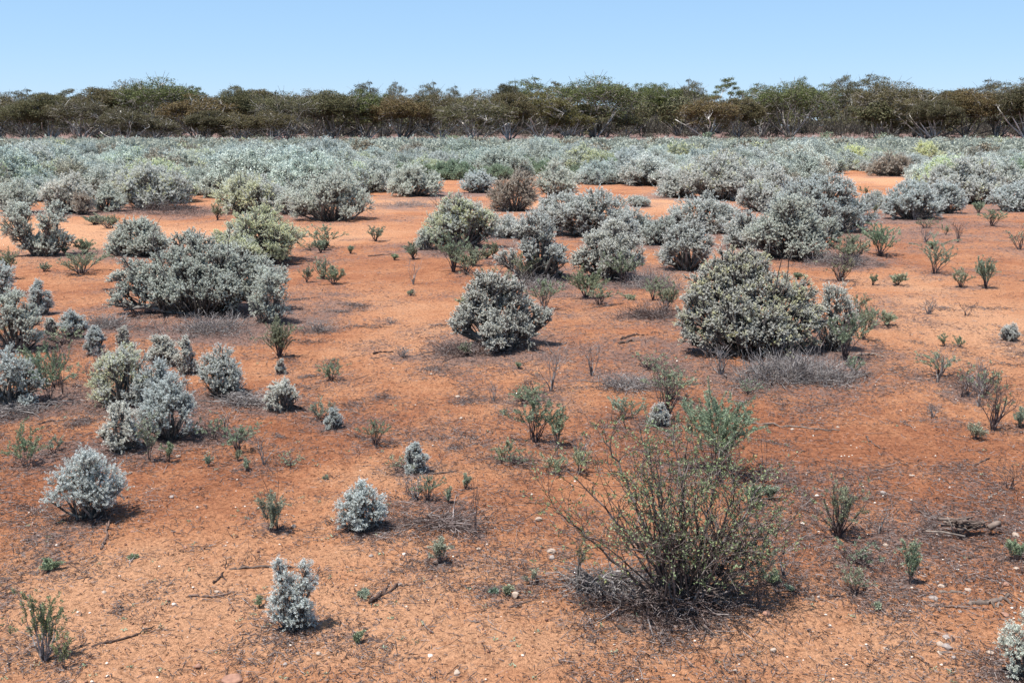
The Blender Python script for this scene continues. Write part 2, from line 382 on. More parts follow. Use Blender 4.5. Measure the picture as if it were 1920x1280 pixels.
def seg_mesh(mb, segs, rng, rnd=None, mat=0, rmin=0.0):
    A = np.array([s[0] for s in segs]); B = np.array([s[1] for s in segs])
    ra = np.maximum([s[2] for s in segs], rmin); rb = np.maximum([s[3] for s in segs], rmin)
    lv = np.array([s[4] for s in segs]); big = ra > .003
    for msk, sd in ((big, 6), (~big, 3)):
        if msk.any(): mb.segs(A[msk], B[msk], ra[msk], rb[msk], rng, sd, None if rnd is None else np.clip(rnd + rng.normal(size=msk.sum()) * .15, 0, 1), mat)

def twiggy(rng, W, H, stems, leaf, leafy, r=.0025, maxl=2, lstart=.35, dens=90, kids=4, wander=.16, spread=None, rmin=.0008):
    """upright many-stemmed small shrub; leafy = share of the twigs that carry leaves"""
    segs = []; sp = spread if spread is not None else min(.9, W / H * .45)
    L = math.hypot(H, W * .25)
    for i in range(stems):
        a = 2 * math.pi * (i * .618 + rng.uniform(-.1, .1)); s_ = sp * math.sqrt((i + .5) / stems) * rng.uniform(.6, 1.2)
        d = unit(np.array([math.cos(a) * s_, math.sin(a) * s_, 1.0]))
        b = np.array([math.cos(a), math.sin(a), 0]) * W * .06 * rng.uniform(0, 1)
        grow(rng, segs, b, d, L * rng.uniform(.6, 1.02), r, 0, maxl, L / 7, wander, .10, kids)
    E = np.array([q[1] for q in segs]); kx = (W / 2) / max(np.percentile(np.abs(E[:, 0]), 98), 1e-3); kz = H / max(E[:, 2].max(), 1e-3); kx = min(kx, 2.4)
    kk = np.array([kx, kx, kz]); segs = [(q[0] * kk, q[1] * kk) + q[2:] for q in segs]
    br = MB(); seg_mesh(br, segs, rng, rmin=rmin)
    fo = None
    if leafy > 0:
        fo = MB(); P = []; Dv = []
        for s in segs:
            hz = s[1][2] / H
            if rng.random() < leafy and hz > lstart * rng.uniform(.5, 1.2) and (s[4] > 0 or s[5] > .5):
                ln = np.linalg.norm(s[1] - s[0]); n = int(ln * dens / leaf * .014 * 10 + 1)
                t = rng.random(n)[:, None]; A = unit(s[1] - s[0]); rd = unit(np.cross(np.broadcast_to(A, (n, 3)), rng.normal(size=(n, 3))))
                P.append(s[0] + (s[1] - s[0]) * t + rd * .001); Dv.append(A * .8 + rd * .8)
        if P:
            P = np.concatenate(P); Dv = np.concatenate(Dv); n = len(P)
            fo.leaves(P, Dv, leaf * rng.uniform(.7, 1.3, n), leaf * rng.uniform(.25, .38, n), rng)
        else: fo = None
    return fo, br

def place_size(px, py, wpx, hpx, back=.4):
    """ground point and real size of a plant whose front foot stands at (px, py) in the photograph"""
    P = G(px, py); m_ = mpp(P); W = wpx * m_; ang = math.atan2(CAMH, P[1])
    y = P[1] + W * back; sc = y / P[1]; W *= sc
    H = hpx * m_ * sc / math.cos(ang) - .38 * W * math.sin(ang) * (back / .4)
    H = max(H, hpx * m_ * .55); x = P[0] * sc
    return np.array([x, y, float(gz(x, y)) - .005]), W, H

SILVER_G = 'silver-grey shrubs scattered over the red sand'
TINT = {'s': (1.03, 1.03, 1.02, 1), 'b': (.96, 1.0, 1.02, 1), 'g': (1.02, 1.04, .98, 1), 'w': (1.12, 1.09, 1.04, 1), 'd': (.88, .90, .87, 1), 'y': (1.03, 1.05, .82, 1)}
def silver(px, py, wpx, hpx, label, tint='s', flush=0.0, form='dome', depth=.85, mat=None, cover=1.0, bare=3, seed=None, skirt=.10, name='silver_shrub'):
    loc, W, H = place_size(px, py, wpx, hpx, .4 if form != 'tall' else .3)
    rng = np.random.default_rng(seed if seed is not None else int(px * 7 + py * 13))
    if not isinstance(form, str):
        out = []
        for q in form:
            dy = (q[3] if len(q) > 3 else 0) * W; dr = ray(q[0], q[1]); t = (loc[1] + dy) / dr[1]; p = dr * t + np.array([0, 0, CAMH]) - loc
            rr = q[2] * t / F; out.append((p[0], dy, max(p[2], rr * .75), rr))
        form = out
    d = loc[1]; leaf = max(.0042, d / 996 * .64)
    fo, br = bluebush(rng, W, W * depth, H, leaf, cover, flush, form, rc=max(.024, d * .0034), thick=min(.0062, max(.0028, .0009 * d)), skirt=skirt, bare=bare)
    e = thing(name, loc, label, 'shrub', SILVER_G)
    f = fo.build('foliage', mat or M_SILVER, e); f.color = TINT[tint]
    br.build('branches', M_STEM, e)
    LITTER.append((loc[0], loc[1], W * .95, .7))
    return e
GREEN_G = 'small green and twiggy shrubs on the red sand'
def green(px, py, wpx, hpx, label, stems=9, leafy=.8, lf=1.0, mat=None, stem=None, kids=4, lstart=.3, cat='shrub', name='green_shrub', dens=90, spread=None, r=None, tint=(1, 1, 1, 1), wander=.16, seed=None):
    loc, W, H = place_size(px, py, wpx, hpx, .25)
    rng = np.random.default_rng(seed if seed is not None else int(px * 11 + py * 5)); d = loc[1]
    leaf = max(.009, d / 996 * 1.35) * lf
    fo, br = twiggy(rng, W, H, stems, leaf, leafy, r=r or max(.0018, d * .00042), lstart=lstart, kids=kids, dens=dens, spread=spread, rmin=d / 996 * (.10 if leafy > .3 else .17), wander=wander)
    e = thing(name, loc, label, cat, GREEN_G)
    br.build('branches', stem or M_REDSTEM, e)
    if fo: f = fo.build('foliage', mat or M_GREEN, e); v_ = rng.uniform(.85, 1.12); f.color = tuple(c_ * v_ * k_ for c_, k_ in zip(tint[:3], (rng.uniform(.92, 1.18), 1, rng.uniform(.9, 1.12)))) + (1,)
    LITTER.append((loc[0], loc[1], max(W * .8, .08), .35))
    return e

# ---- nearest silver shrubs, one by one -------------------------------------------------
S = silver
S(165, 990, 140, 145, 'dense rounded silver shrub casting a dark shadow, left foreground beside a forked dead twig', 'b', cover=1.1, bare=0)
S(545, 1196, 84, 160, 'slender upright white-grey shrub with a two-pronged top, in front, left of centre', 'b', form=[(543,1160,25),(528,1140,20),(565,1145,21,-.1),(548,1182,15),(545,1120,20),(530,1098,17),(570,1112,16),(575,1085,14),(532,1075,14),(549,1092,14),(574,1062,10),(523,1060,9),(582,1100,12),(520,1120,12),(578,1160,13)], bare=0)
S(680, 1006, 88, 98, 'small round silver shrub on a dark stem, right of the spiky bright green plant', 'b', bare=0)
S(780, 890, 44, 60, 'tiny silver shrub leaning on a short stem in the bare middle of the foreground', 'b', form='tall', bare=0)
S(1925, 1290, 110, 135, 'silver shrub cut off by the bottom right corner', 'g', cover=.6, bare=5)
S(235, 768, 125, 118, 'silver shrub with a lemon left flank in the left cluster', 's', flush=.6, bare=0)
S(300, 775, 90, 100, 'white-grey shrub right against the yellow-flanked one in the left cluster', 'b', bare=1)
S(322, 835, 105, 125, 'loose silver shrub with thin dark twigs at the front right of the left cluster', 'b', bare=4)
S(228, 855, 80, 98, 'open low silver shrub at the front left of the left cluster', 'w', cover=.7, bare=2)
S(416, 750, 88, 98, 'rounded silver shrub standing alone at the right of the left cluster', 's', bare=2)
S(308, 690, 56, 62, 'pale silver shrub with green shoots at its foot behind the left cluster', 'w', bare=1)
S(350, 703, 46, 72, 'upright silver shrub with green foot, just behind the lone rounded one', 'w', form='tall', bare=1)
S(15, 776, 135, 118, 'bushy white-grey shrub cut by the left edge beside a tall green plant', 'b', bare=0)
S(30, 665, 100, 122, 'big grey shrub at the left edge behind the white-grey one', 'g', bare=0)
S(80, 592, 42, 66, 'narrow pointed silver shrub near the left edge', 'b', form='tall', bare=0)
S(140, 637, 50, 55, 'small ball-shaped silver shrub in the gap left of the big mound', 'b', bare=0)
S(180, 667, 36, 56, 'small upright silver shrub just right of the ball-shaped one', 'b', form='tall', bare=0)
S(232, 648, 26, 38, 'little thin grey shrub at the left foot of the big mound', 'w', cover=.6, bare=1)
S(97, 630, 26, 36, 'little sparse grey shrub left of the ball-shaped one', 'w', cover=.6, bare=1)
S(-5, 560, 75, 72, 'silver shrub peeping in at the left edge above the big grey one', 'b', bare=0)
S(532, 776, 62, 66, 'low spiky grey shrub on litter between the left cluster and the middle', 'w', cover=.75, bare=1)
S(527, 702, 20, 30, 'tiny pale grey sprig shrub above the low spiky grey one', 'w', cover=.6, bare=1)
S(627, 808, 34, 42, 'tiny silver shrub beside dry leaves right of the low spiky grey one', 'b', bare=0)
S(375, 612, 300, 185, 'huge spreading silver mound, a dark slanting dead branch at its upper left', 'g', form=[(250,565,30),(232,585,22,-.1),(290,530,32),(330,500,34,.1),(372,470,28,.2),(360,447,17,.3),(335,455,14,.3),(410,495,34,.1),(450,510,32,.1),(490,515,30,.1),(522,522,20,.15),(300,580,32,-.1),(350,575,36,-.12),(400,565,38,-.1),(440,560,32),(270,515,22),(350,525,34),(225,525,17),(216,565,18),(255,535,26),(320,550,34,-.05),(385,525,34,0),(470,550,26,.05),(425,545,30,-.1),(300,500,20,.1),(430,480,20,.2),(240,495,12,.1)], cover=1.1, bare=5, skirt=.2)
S(505, 615, 110, 150, 'silver shrub hanging down at the right end of the huge mound', 'g', form=[(500,560,24),(522,588,20),(485,575,18),(510,532,24),(520,558,20),(530,600,14),(505,600,16),(495,520,18,.2)], bare=1)
S(487, 500, 165, 112, 'large rounded shrub flushed yellow-green behind the huge silver mound', 'g', flush=.85, bare=1)
S(262, 484, 122, 74, 'mid-sized grey shrub on sand above the huge mound', 'g', bare=2)
S(85, 484, 125, 104, 'two-armed leaning silver shrub with dark trunks, upper left', 'g', form='arms', bare=2)
S(940, 668, 190, 170, 'lone ragged silver shrub with dead branches at its foot, centre of the picture', 'w', form=[(928,530,15,.0),(1030,590,9,.1),(860,590,10,0),(930,555,26,.1),(900,580,24),(962,570,26,.05),(868,605,20,-.05),(850,612,12,-.1),(930,645,20,-.3),(1000,605,20,.1),(1024,598,13,.1),(985,628,20,-.1),(905,528,16,.1),(958,540,20,.1),(940,615,26,-.2),(895,560,18),(880,585,18),(918,600,20,-.1),(972,608,18,-.1),(885,545,12,.05),(925,525,12,.1),(985,575,16,.1),(955,645,16,-.1),(920,625,18,-.3),(1005,585,11,.1)], cover=1.15, bare=10, skirt=.10)
S(1400, 690, 280, 222, 'largest cream-tipped silver shrub, right of centre above a mat of dead twigs', 'w', form=[(1330,530,34,.1),(1390,512,32,.1),(1450,540,32,.05),(1500,555,28,.05),(1320,600,34,-.05),(1380,585,36,-.1),(1440,610,38,-.15),(1500,610,32,-.05),(1298,635,24,-.05),(1330,655,20,-.1),(1360,490,22,.15),(1420,498,24,.15),(1308,565,28),(1395,630,26,-.2),(1465,640,30,-.2),(1525,595,22),(1355,555,30),(1415,555,30),(1475,580,28),(1290,600,20),(1510,650,24,-.05),(1450,665,18,-.2),(1345,620,24,-.15),(1340,505,18,.15),(1400,480,14,.15)], flush=.28, cover=1.1, bare=5, skirt=.16)
S(1560, 665, 110, 150, 'silver shrub joined to the right side of the largest cream-tipped one', 'w', form=[(1572,560,22),(1578,600,26),(1565,640,24),(1592,622,18),(1545,595,20),(1560,575,18),(1590,580,15),(1575,660,16),(1555,545,12)], bare=2)
S(1000, 532, 130, 128, 'silver shrub just behind the lone ragged one, dark stems showing', 's', bare=4, skirt=.3)
S(1140, 530, 130, 112, 'bright silver shrub right of the dark-stemmed one, green plant at its foot', 'w', bare=1)
S(868, 470, 140, 105, 'yellowish silver shrub with tall bare twigs sticking out, upper middle', 'g', flush=.35, bare=12)
S(1105, 450, 190, 98, 'broad silver shrub behind the bright silver one, upper middle', 's', depth=.6, bare=4)
S(1035, 430, 80, 60, 'small grey shrub wedged left of the broad one, upper middle', 's', bare=1)
S(1288, 512, 108, 98, 'silver shrub with bent dark stems left of the largest cream-tipped one', 's', bare=3, skirt=.25)
S(1478, 492, 170, 122, 'dense grey-green shrub with a shaded hollow behind the largest cream-tipped one', 'g', bare=1)
S(1538, 442, 190, 112, 'broad silver shrub behind the hollowed grey-green one', 'b', depth=.7, bare=1)
S(1322, 442, 140, 76, 'spreading silver shrub left of the hollowed grey-green one', 's', depth=.7, bare=3)
S(1205, 445, 60, 40, 'low grey shrub between the two middle groups of shrubs', 'd', bare=3)
S(1712, 414, 108, 76, 'silver shrub with dark left stems, left one of a pair on the right', 'b', bare=2)
S(1772, 402, 70, 62, 'smaller silver shrub right of the pair on the right side', 'b', bare=1)
S(1806, 385, 150, 90, 'broad silver shrub standing behind the pair on the right', 's', flush=.12, bare=1)
S(1897, 398, 90, 56, 'low silver shrub cut by the right edge', 'b', bare=1)
S(1345, 378, 150, 92, 'tall silver shrub above the middle right group', 's', flush=.1, bare=2)
S(1425, 400, 90, 62, 'silver shrub right of and in front of the tall middle right one', 's', flush=.1, bare=2)
S(965, 398, 92, 76, 'pinkish brown dying shrub between grey ones, upper middle', 's', mat=M_BROWNL, bare=6)
S(1045, 374, 82, 74, 'grey shrub directly behind and right of the brown dying one', 'g', bare=1)
S(776, 370, 105, 62, 'grey shrub on bare red sand left of the brown dying one', 'g', bare=1)
S(897, 363, 66, 42, 'low blue-grey shrub just behind and left of the brown dying one', 'b', bare=0)
S(622, 418, 150, 96, 'large grey shrub with dark hollow foot behind the yellow-green flushed one', 'g', bare=2, skirt=.2)
S(475, 402, 135, 78, 'pale yellow-topped shrub left of the large grey one, upper left', 's', flush=.6, bare=0)
S(282, 395, 150, 88, 'large silver shrub with brownish grass at its foot, upper left', 's', flush=.15, bare=1)
S(128, 403, 100, 80, 'shrub with reddish brown lower half, upper left', 'w', mat=None, bare=0)
S(155, 404, 40, 42, 'small rusty-footed shrub touching the reddish brown one', 's', mat=M_BROWNL, bare=0)
S(35, 402, 95, 64, 'low grey shrub at the left edge beside the reddish brown one', 'g', bare=0)
S(1182, 347, 132, 64, 'broad blue-grey shrub on open ground, top middle right', 'b', depth=.7, bare=0)
S(1597, 318, 66, 42, 'bright lemon-yellow shrub beside the far strip of bare sand', 'y', flush=1.4, bare=0)
S(1738, 318, 52, 50, 'yellow-green shrub right of the bare purple-grey one', 'y', flush=.7, bare=0)
S(1672, 332, 84, 44, 'purple-grey half-bare shrub between the two yellow ones', 's', mat=M_BROWNL, cover=.8, bare=4)
S(1640, 392, 44, 34, 'small grey shrub left of the pair on the right', 'd', bare=1)
S(1893, 642, 36, 36, 'tiny silver plant on open sand near the right edge', 's', cover=.7, bare=0)
S(1236, 803, 40, 48, 'pale silver shrub under dark bare twigs behind the thorny shrub', 's', cover=.8, bare=0)
S(1195, 388, 46, 22, 'low dull tuft of grey shrub below the broad blue-grey one', 'd', cover=.7, bare=0)
S(1400, 468, 95, 72, 'silver shrub filling the gap left of the hollowed grey-green one', 's', bare=3)
S(1240, 462, 80, 56, 'low dull grey shrub left of the bent-stemmed one', 'd', cover=.8, bare=4)
S(948, 448, 66, 44, 'low grey shrub right of the yellowish one with bare twigs', 's', bare=2)
S(1165, 462, 90, 60, 'grey shrub tucked behind the bright silver one on its right', 's', bare=2)
S(1590, 420, 60, 44, 'low twiggy grey shrub at the right end of the middle right group', 'd', cover=.7, bare=5)
S(205, 398, 60, 50, 'small grey shrub between the rusty-footed and the large silver one, upper left', 'g', bare=1)
S(560, 405, 80, 62, 'grey shrub between the yellow-topped one and the large grey one', 'g', bare=1)
S(400, 372, 60, 46, 'small grey-green shrub behind and left of the yellow-topped one', 'g', bare=1)
S(1440, 372, 90, 62, 'silver shrub standing behind the tall middle right one', 's', bare=1)
S(1270, 372, 80, 52, 'low silver shrub left of the tall middle right one', 's', bare=1)
S(460, 505, 70, 60, 'yellow-tinged shrub at the left foot of the yellow-green flushed one', 'g', flush=.5, bare=0)
S(800, 470, 40, 44, 'small grey-green shrub touching the left side of the yellowish one', 'g', bare=1)
N_SILVER = 77

# ---- green and twiggy small shrubs -----------------------------------------------------
Gn = green
Gn(525, 672, 60, 84, 'dense upright green shrub at the right foot of the huge silver mound', 30, .7)
Gn(620, 716, 58, 45, 'low bristly green-grey shrub right of the dense upright green one', 12, .6)
Gn(95, 760, 78, 120, 'tall open green plant with dark twigs beside the left-edge silver shrub', 9, .85)
Gn(118, 742, 40, 110, 'bare dark twigs rising behind the tall open green plant', 5, 0, name='bare_shrub')
Gn(52, 880, 78, 90, 'green shrub on dark litter near the left edge', 8, .85)
Gn(100, 850, 26, 34, 'small green sprout right of the left-edge green shrub', 5, .8)
Gn(280, 868, 50, 95, 'thin green plant with dark stems in front of the left cluster', 6, .6)
Gn(318, 868, 22, 42, 'small green tuft right of the thin dark-stemmed plant', 5, .9)
Gn(350, 800, 50, 150, 'thin leafless dark stems curving up over the left cluster', 4, 0, name='bare_shrub', kids=3)
Gn(510, 1005, 54, 85, 'spiky bright green plant left of the small round silver shrub', 12, .9, lstart=.2)
Gn(520, 1000, 44, 125, 'bare brown stalks standing in the spiky bright green plant', 4, 0, name='bare_shrub', kids=1.5)
Gn(825, 1062, 48, 55, 'small forked green plant in the foreground centre', 7, .95, lstart=.45)
Gn(985, 756, 66, 42, 'low grey-green tussock on litter above the foreground centre', 14, .8)
Gn(1005, 752, 90, 50, 'fine bare twigs around the low grey-green tussock', 8, 0, name='bare_shrub')
Gn(1045, 840, 52, 76, 'green plant with dark upright twigs left of the thorny shrub top', 10, .6)
Gn(945, 868, 52, 44, 'thin green plant left of the dark-twigged one', 9, .7)
Gn(1040, 890, 50, 40, 'pale green seedling group under the dark-twigged plant', 6, .8)
Gn(1098, 562, 78, 68, 'bright green rounded plant at the foot of the bright silver shrub', 14, .95, lf=1.1)
Gn(1250, 566, 24, 30, 'small bright green tuft left of the largest cream-tipped shrub', 7, .95)
Gn(1175, 792, 66, 52, 'green sprigs behind the top left of the thorny shrub', 8, .8)
Gn(1248, 795, 70, 112, 'dark bare upright twigs above the pale silver shrub', 20, .08, r=.0042, name='bare_shrub')
Gn(1085, 890, 40, 60, 'grey-green sprig plant left of the thorny shrub', 6, .7)
Gn(1345, 905, 160, 190, 'tall green-tipped shrub with dark twigs behind the thorny shrub', 34, .85, lf=1.15, lstart=.5, kids=5)
Gn(1410, 952, 40, 50, 'rounded green plant right of the thorny shrub', 10, .95)
Gn(1441, 940, 34, 34, 'small bright green plant beside the rounded one', 9, .95)
Gn(1432, 900, 50, 130, 'thin dark leaning twig right of the tall green-tipped shrub', 2, 0, name='bare_shrub')
Gn(1570, 1018, 110, 138, 'dark twiggy shrub with a few green shoots leaning right, right foreground', 24, .2, lf=1.1, r=.0036)
Gn(1706, 1102, 44, 92, 'slim green plant on dark stems in the right foreground', 8, .75)
Gn(1830, 826, 32, 34, 'compact green tuft under bare twigs near the right edge', 10, .95)
Gn(1862, 812, 80, 108, 'dark bare twiggy shrub right of the compact green tuft', 18, .05, r=.0042, name='bare_shrub')
Gn(1912, 805, 26, 42, 'green tuft cut by the right edge', 8, .95)
Gn(1802, 748, 44, 62, 'small leafless dark shrub near the right edge above the green tufts', 7, 0, name='bare_shrub')
Gn(1892, 922, 56, 66, 'dark leafless shrub on the right edge beside a dead twig', 10, 0, name='bare_shrub')
Gn(1650, 484, 66, 68, 'fan-shaped green-grey shrub on the right plain', 16, .7)
Gn(1603, 490, 60, 60, 'grey-green shrub left of the fan-shaped one', 14, .5)
Gn(1752, 515, 66, 76, 'open twiggy grey-green shrub on the right plain', 12, .6)
Gn(1848, 543, 40, 64, 'upright green plant near the right edge of the plain', 12, .85)
Gn(1800, 540, 36, 40, 'small green plant left of the upright one near the right edge', 8, .8)
Gn(1795, 455, 30, 40, 'faint bare twig plant high on the right plain', 6, 0, name='bare_shrub')
Gn(1912, 470, 46, 50, 'twiggy plant cut by the right edge high on the plain', 8, .3)
Gn(1575, 530, 80, 60, 'purple-grey leafless shrub right of the largest cream-tipped one', 22, .15, name='bare_shrub')
Gn(1618, 640, 52, 78, 'green plant standing behind the right side of the largest shrub', 9, .85)
Gn(1602, 702, 32, 36, 'small green tuft at the lower right of the largest shrub', 8, .85)
Gn(1740, 590, 36, 36, 'low dry grey tuft on the open right sand', 12, 0, stem=M_DEAD, name='bare_shrub')
Gn(1812, 594, 44, 34, 'curved dry twig tuft right of the low dry grey one', 5, 0, name='bare_shrub')
Gn(1770, 650, 22, 24, 'tiny green sprout on the right sand, left one of two', 5, .9, name='seedling', cat='seedling')
Gn(1796, 652, 18, 22, 'tiny green sprout on the right sand, right one of two', 5, .9, name='seedling', cat='seedling')
Gn(1422, 1150, 66, 140, 'thin stalked plant with green crown right of the thorny shrub foot', 8, .55, lstart=.7)
Gn(1446, 1098, 32, 26, 'small green tuft behind the thin stalked plant', 7, .95)
Gn(1082, 1115, 56, 118, 'dark thorny sapling left of the thorny shrub', 4, .35, mat=M_THORNL, stem=M_STEM, r=.004)
Gn(892, 1008, 34, 128, 'single dark leafless stalk in the foreground centre', 3, 0, name='bare_shrub', kids=5, r=.0025)
Gn(85, 1252, 110, 145, 'open pale-stemmed green plant in the bottom left corner', 12, .5, mat=M_THORNL, stem=M_DEAD, r=.0035, spread=.75, kids=3)
Gn(120, 1258, 40, 70, 'low leafy shoot at the right foot of the bottom left plant', 4, .7, mat=M_THORNL, stem=M_STEM)
Gn(95, 1072, 36, 26, 'low green cushion plant on the left sand', 12, .95, lstart=.1)
Gn(670, 1208, 20, 24, 'tiny green tuft below the two-pronged silver shrub, to its right', 7, .95, name='seedling', cat='seedling')
Gn(682, 1118, 20, 14, 'tiny grass-green tuft right of the two-pronged silver shrub', 8, .95, name='seedling', cat='seedling')
Gn(487, 1140, 14, 24, 'wispy green sprig left of the two-pronged silver shrub', 4, .8, name='seedling', cat='seedling')
Gn(485, 1055, 26, 50, 'two bare upright stalks behind the two-pronged silver shrub', 2, 0, name='bare_shrub', kids=1)
Gn(446, 866, 13, 22, 'tiny green shoot right of the left cluster, upper one', 4, 1, name='seedling', cat='seedling')
Gn(464, 884, 14, 26, 'tiny green shoot right of the left cluster, lower one', 4, 1, name='seedling', cat='seedling')
Gn(391, 876, 14, 24, 'tiny green shoot in front of the left cluster', 4, 1, name='seedling', cat='seedling')
Gn(872, 918, 22, 30, 'small yellow-green seedling above the single dark stalk', 5, 1, name='seedling', cat='seedling')
Gn(840, 945, 12, 34, 'thin green seedling left of the single dark stalk', 3, 1, name='seedling', cat='seedling')
Gn(952, 1118, 18, 22, 'green sprout beside the cream stone in the foreground', 5, 1, name='seedling', cat='seedling')
Gn(926, 1114, 14, 12, 'tiny cushion seedling left of the cream stone', 7, 1, name='seedling', cat='seedling')
Gn(996, 1098, 30, 34, 'curved green shoot right of the cream stone', 4, .7, name='seedling', cat='seedling')
Gn(602, 475, 26, 30, 'green shrub on the sand right of the yellow-green flushed one', 9, .7)
Gn(705, 453, 30, 32, 'small grey-green shrub alone on the upper middle sand', 12, .7)
Gn(775, 487, 32, 34, 'green tuft beside the yellowish shrub with bare twigs', 12, .9)
Gn(740, 488, 12, 12, 'tiny green tuft left of the green tuft in the upper middle', 6, 1, name='seedling', cat='seedling')
Gn(657, 476, 12, 16, 'tiny dark green tuft on the upper middle sand', 6, .9, name='seedling', cat='seedling')
Gn(852, 502, 36, 44, 'blue-green tuft in front of the yellowish shrub', 12, .8)
Gn(888, 500, 50, 44, 'brighter green shrub left of the dark-stemmed silver one', 12, .85)
Gn(912, 486, 26, 20, 'small green tuft under the yellowish shrub', 9, .95)
Gn(606, 525, 46, 46, 'fine grey twiggy plant right of the huge mound', 12, .4)
Gn(575, 530, 26, 32, 'grey-green wisp at the right shoulder of the huge mound', 8, .6)
Gn(152, 516, 72, 52, 'feathery grey grass tussock on the upper left sand', 24, .5, tint=(1.3, 1.25, 1.2, 1))
Gn(84, 510, 26, 18, 'small green tuft left of the feathery tussock', 9, .8)
Gn(15, 526, 44, 64, 'green-grey shrub at the left edge below the two-armed one', 16, .7)
Gn(180, 422, 42, 22, 'low green grass patch under the reddish brown shrub', 20, .9)
Gn(210, 423, 24, 16, 'second low green grass patch under the reddish brown shrub, right one', 14, .9)
Gn(408, 413, 20, 34, 'green tuft left of the yellow-topped shrub', 9, .8)
Gn(1835, 400, 20, 22, 'yellow-green tuft on the upper right sand', 8, .9, name='seedling', cat='seedling')
Gn(770, 555, 18, 14, 'small grey tuft on sand left of the lone ragged shrub', 10, .3, stem=M_DEAD)
Gn(735, 607, 24, 14, 'dry grey wisps on sand left of the lone ragged shrub', 8, 0, stem=M_DEAD, name='bare_shrub')
Gn(755, 672, 34, 26, 'dry spiky tuft on sand below left of the lone ragged shrub', 18, 0, stem=M_DEAD, name='bare_shrub')
Gn(972, 692, 9, 14, 'tiny green shoot below the lone ragged shrub', 4, 1, name='seedling', cat='seedling')
Gn(1180, 562, 20, 10, 'low green patch right of the bright green rounded plant', 8, 1, name='seedling', cat='seedling')
Gn(875, 668, 26, 30, 'grey-green tuft at the foot of the lone ragged shrub', 10, .8)
Gn(600, 790, 50, 44, 'green shoots left of the tiny silver shrub by dry leaves', 8, .8)
Gn(610, 905 - 5, 8, 10, 'tiny seedling on the sand left of the small round silver shrub', 3, 1, name='seedling', cat='seedling')
Gn(250, 1048, 16, 9, 'tiny green patch on the left foreground sand', 7, 1, name='seedling', cat='seedling')
Gn(1905, 1055, 44, 44, 'sprawling green shoots with white flowers at the right edge', 6, .9)
Gn(1645, 1142, 14, 14, 'tiny grey-green sprig on the lower right sand', 5, 1, name='seedling', cat='seedling')
Gn(1480, 1090 + 20, 14, 16, 'tiny dark sprig right of the thin stalked plant', 4, .6, name='seedling', cat='seedling')

# small tufts and twiggy bits, copied from a few prototypes
TUFT = []
for i, (W_, H_, st_, lf_, lst) in enumerate([(.16, .14, 10, .8, .1), (.20, .20, 9, .5, .3), (.14, .18, 7, .9, .3), (.22, .17, 12, .0, .3), (.15, .24, 6, .0, .3), (.26, .24, 14, .35, .3), (.12, .09, 12, .9, .0), (.30, .16, 16, .2, .2)]):
    r_g = np.random.default_rng(700 + i); f_, b_ = twiggy(r_g, W_, H_, st_, .013, lf_, r=.0035, lstart=lst, kids=4, rmin=.0009)
    TUFT.append((b_.mesh('branches', [M_REDSTEM if lf_ else M_DEAD]), f_.mesh('foliage', [M_GREEN]) if f_ else None))
rt = random.Random(8)
for cx, cy, rx, ry, n_, lab in [(1740, 470, 190, 70, 16, 'small grey-green tuft on the littered right plain'), (1080, 545, 230, 40, 12, 'small twiggy tuft in front of the middle group of shrubs'), (880, 510, 120, 30, 7, 'small blue-green tuft below the yellowish shrub'),
        (1180, 720, 260, 50, 8, 'thin twiggy tuft on litter above the thorny shrub'), (1780, 760, 150, 60, 7, 'small dry tuft near the right edge at mid height'), (560, 500, 90, 40, 6, 'small grey tuft to the right of the huge mound'),
        (100, 690, 100, 90, 7, 'small tuft among the shrubs at the left edge'), (900, 880, 230, 70, 8, 'sparse dry twiggy sprig in the middle of the foreground'), (1580, 610, 90, 90, 5, 'tuft of twigs beside the right flank of the largest shrub'),
        (150, 440, 150, 40, 6, 'small tuft on the pale sand at the upper left'), (1620, 380, 80, 30, 6, 'low grey tuft between the far right shrubs'), (1500, 1060, 160, 70, 6, 'little sprig on sand right of the thorny shrub'), (450, 850, 100, 60, 6, 'little sprig on sand right of the left cluster')]:
    for _ in range(n_):
        P = G(cx + rt.uniform(-1, 1) * rx, cy + rt.uniform(-1, 1) * ry); k = rt.choice((3, 4, 4, 5, 7, 7)) if cy > 680 else rt.randrange(8); sc_ = rt.uniform(.5, 1.15) * min(1.6, .45 + P[1] * .10)
        e = thing('small_tuft', P, lab, 'tuft', 'small tufts and sprigs on the sand'); e.rotation_euler = (0, 0, rt.uniform(0, 6.28)); e.scale = (sc_, sc_, sc_ * rt.uniform(.7, 1.2))
        for nm, me in (('branches', TUFT[k][0]), ('foliage', TUFT[k][1])):
            if me: o = bpy.data.objects.new(nm, me); col.objects.link(o); o.parent = e; v_ = rt.uniform(.8, 1.15); o.color = (v_ * rt.uniform(.95, 1.15), v_, v_, 1)
        LITTER.append((P[0], P[1], .12 * sc_ + .05, .3))

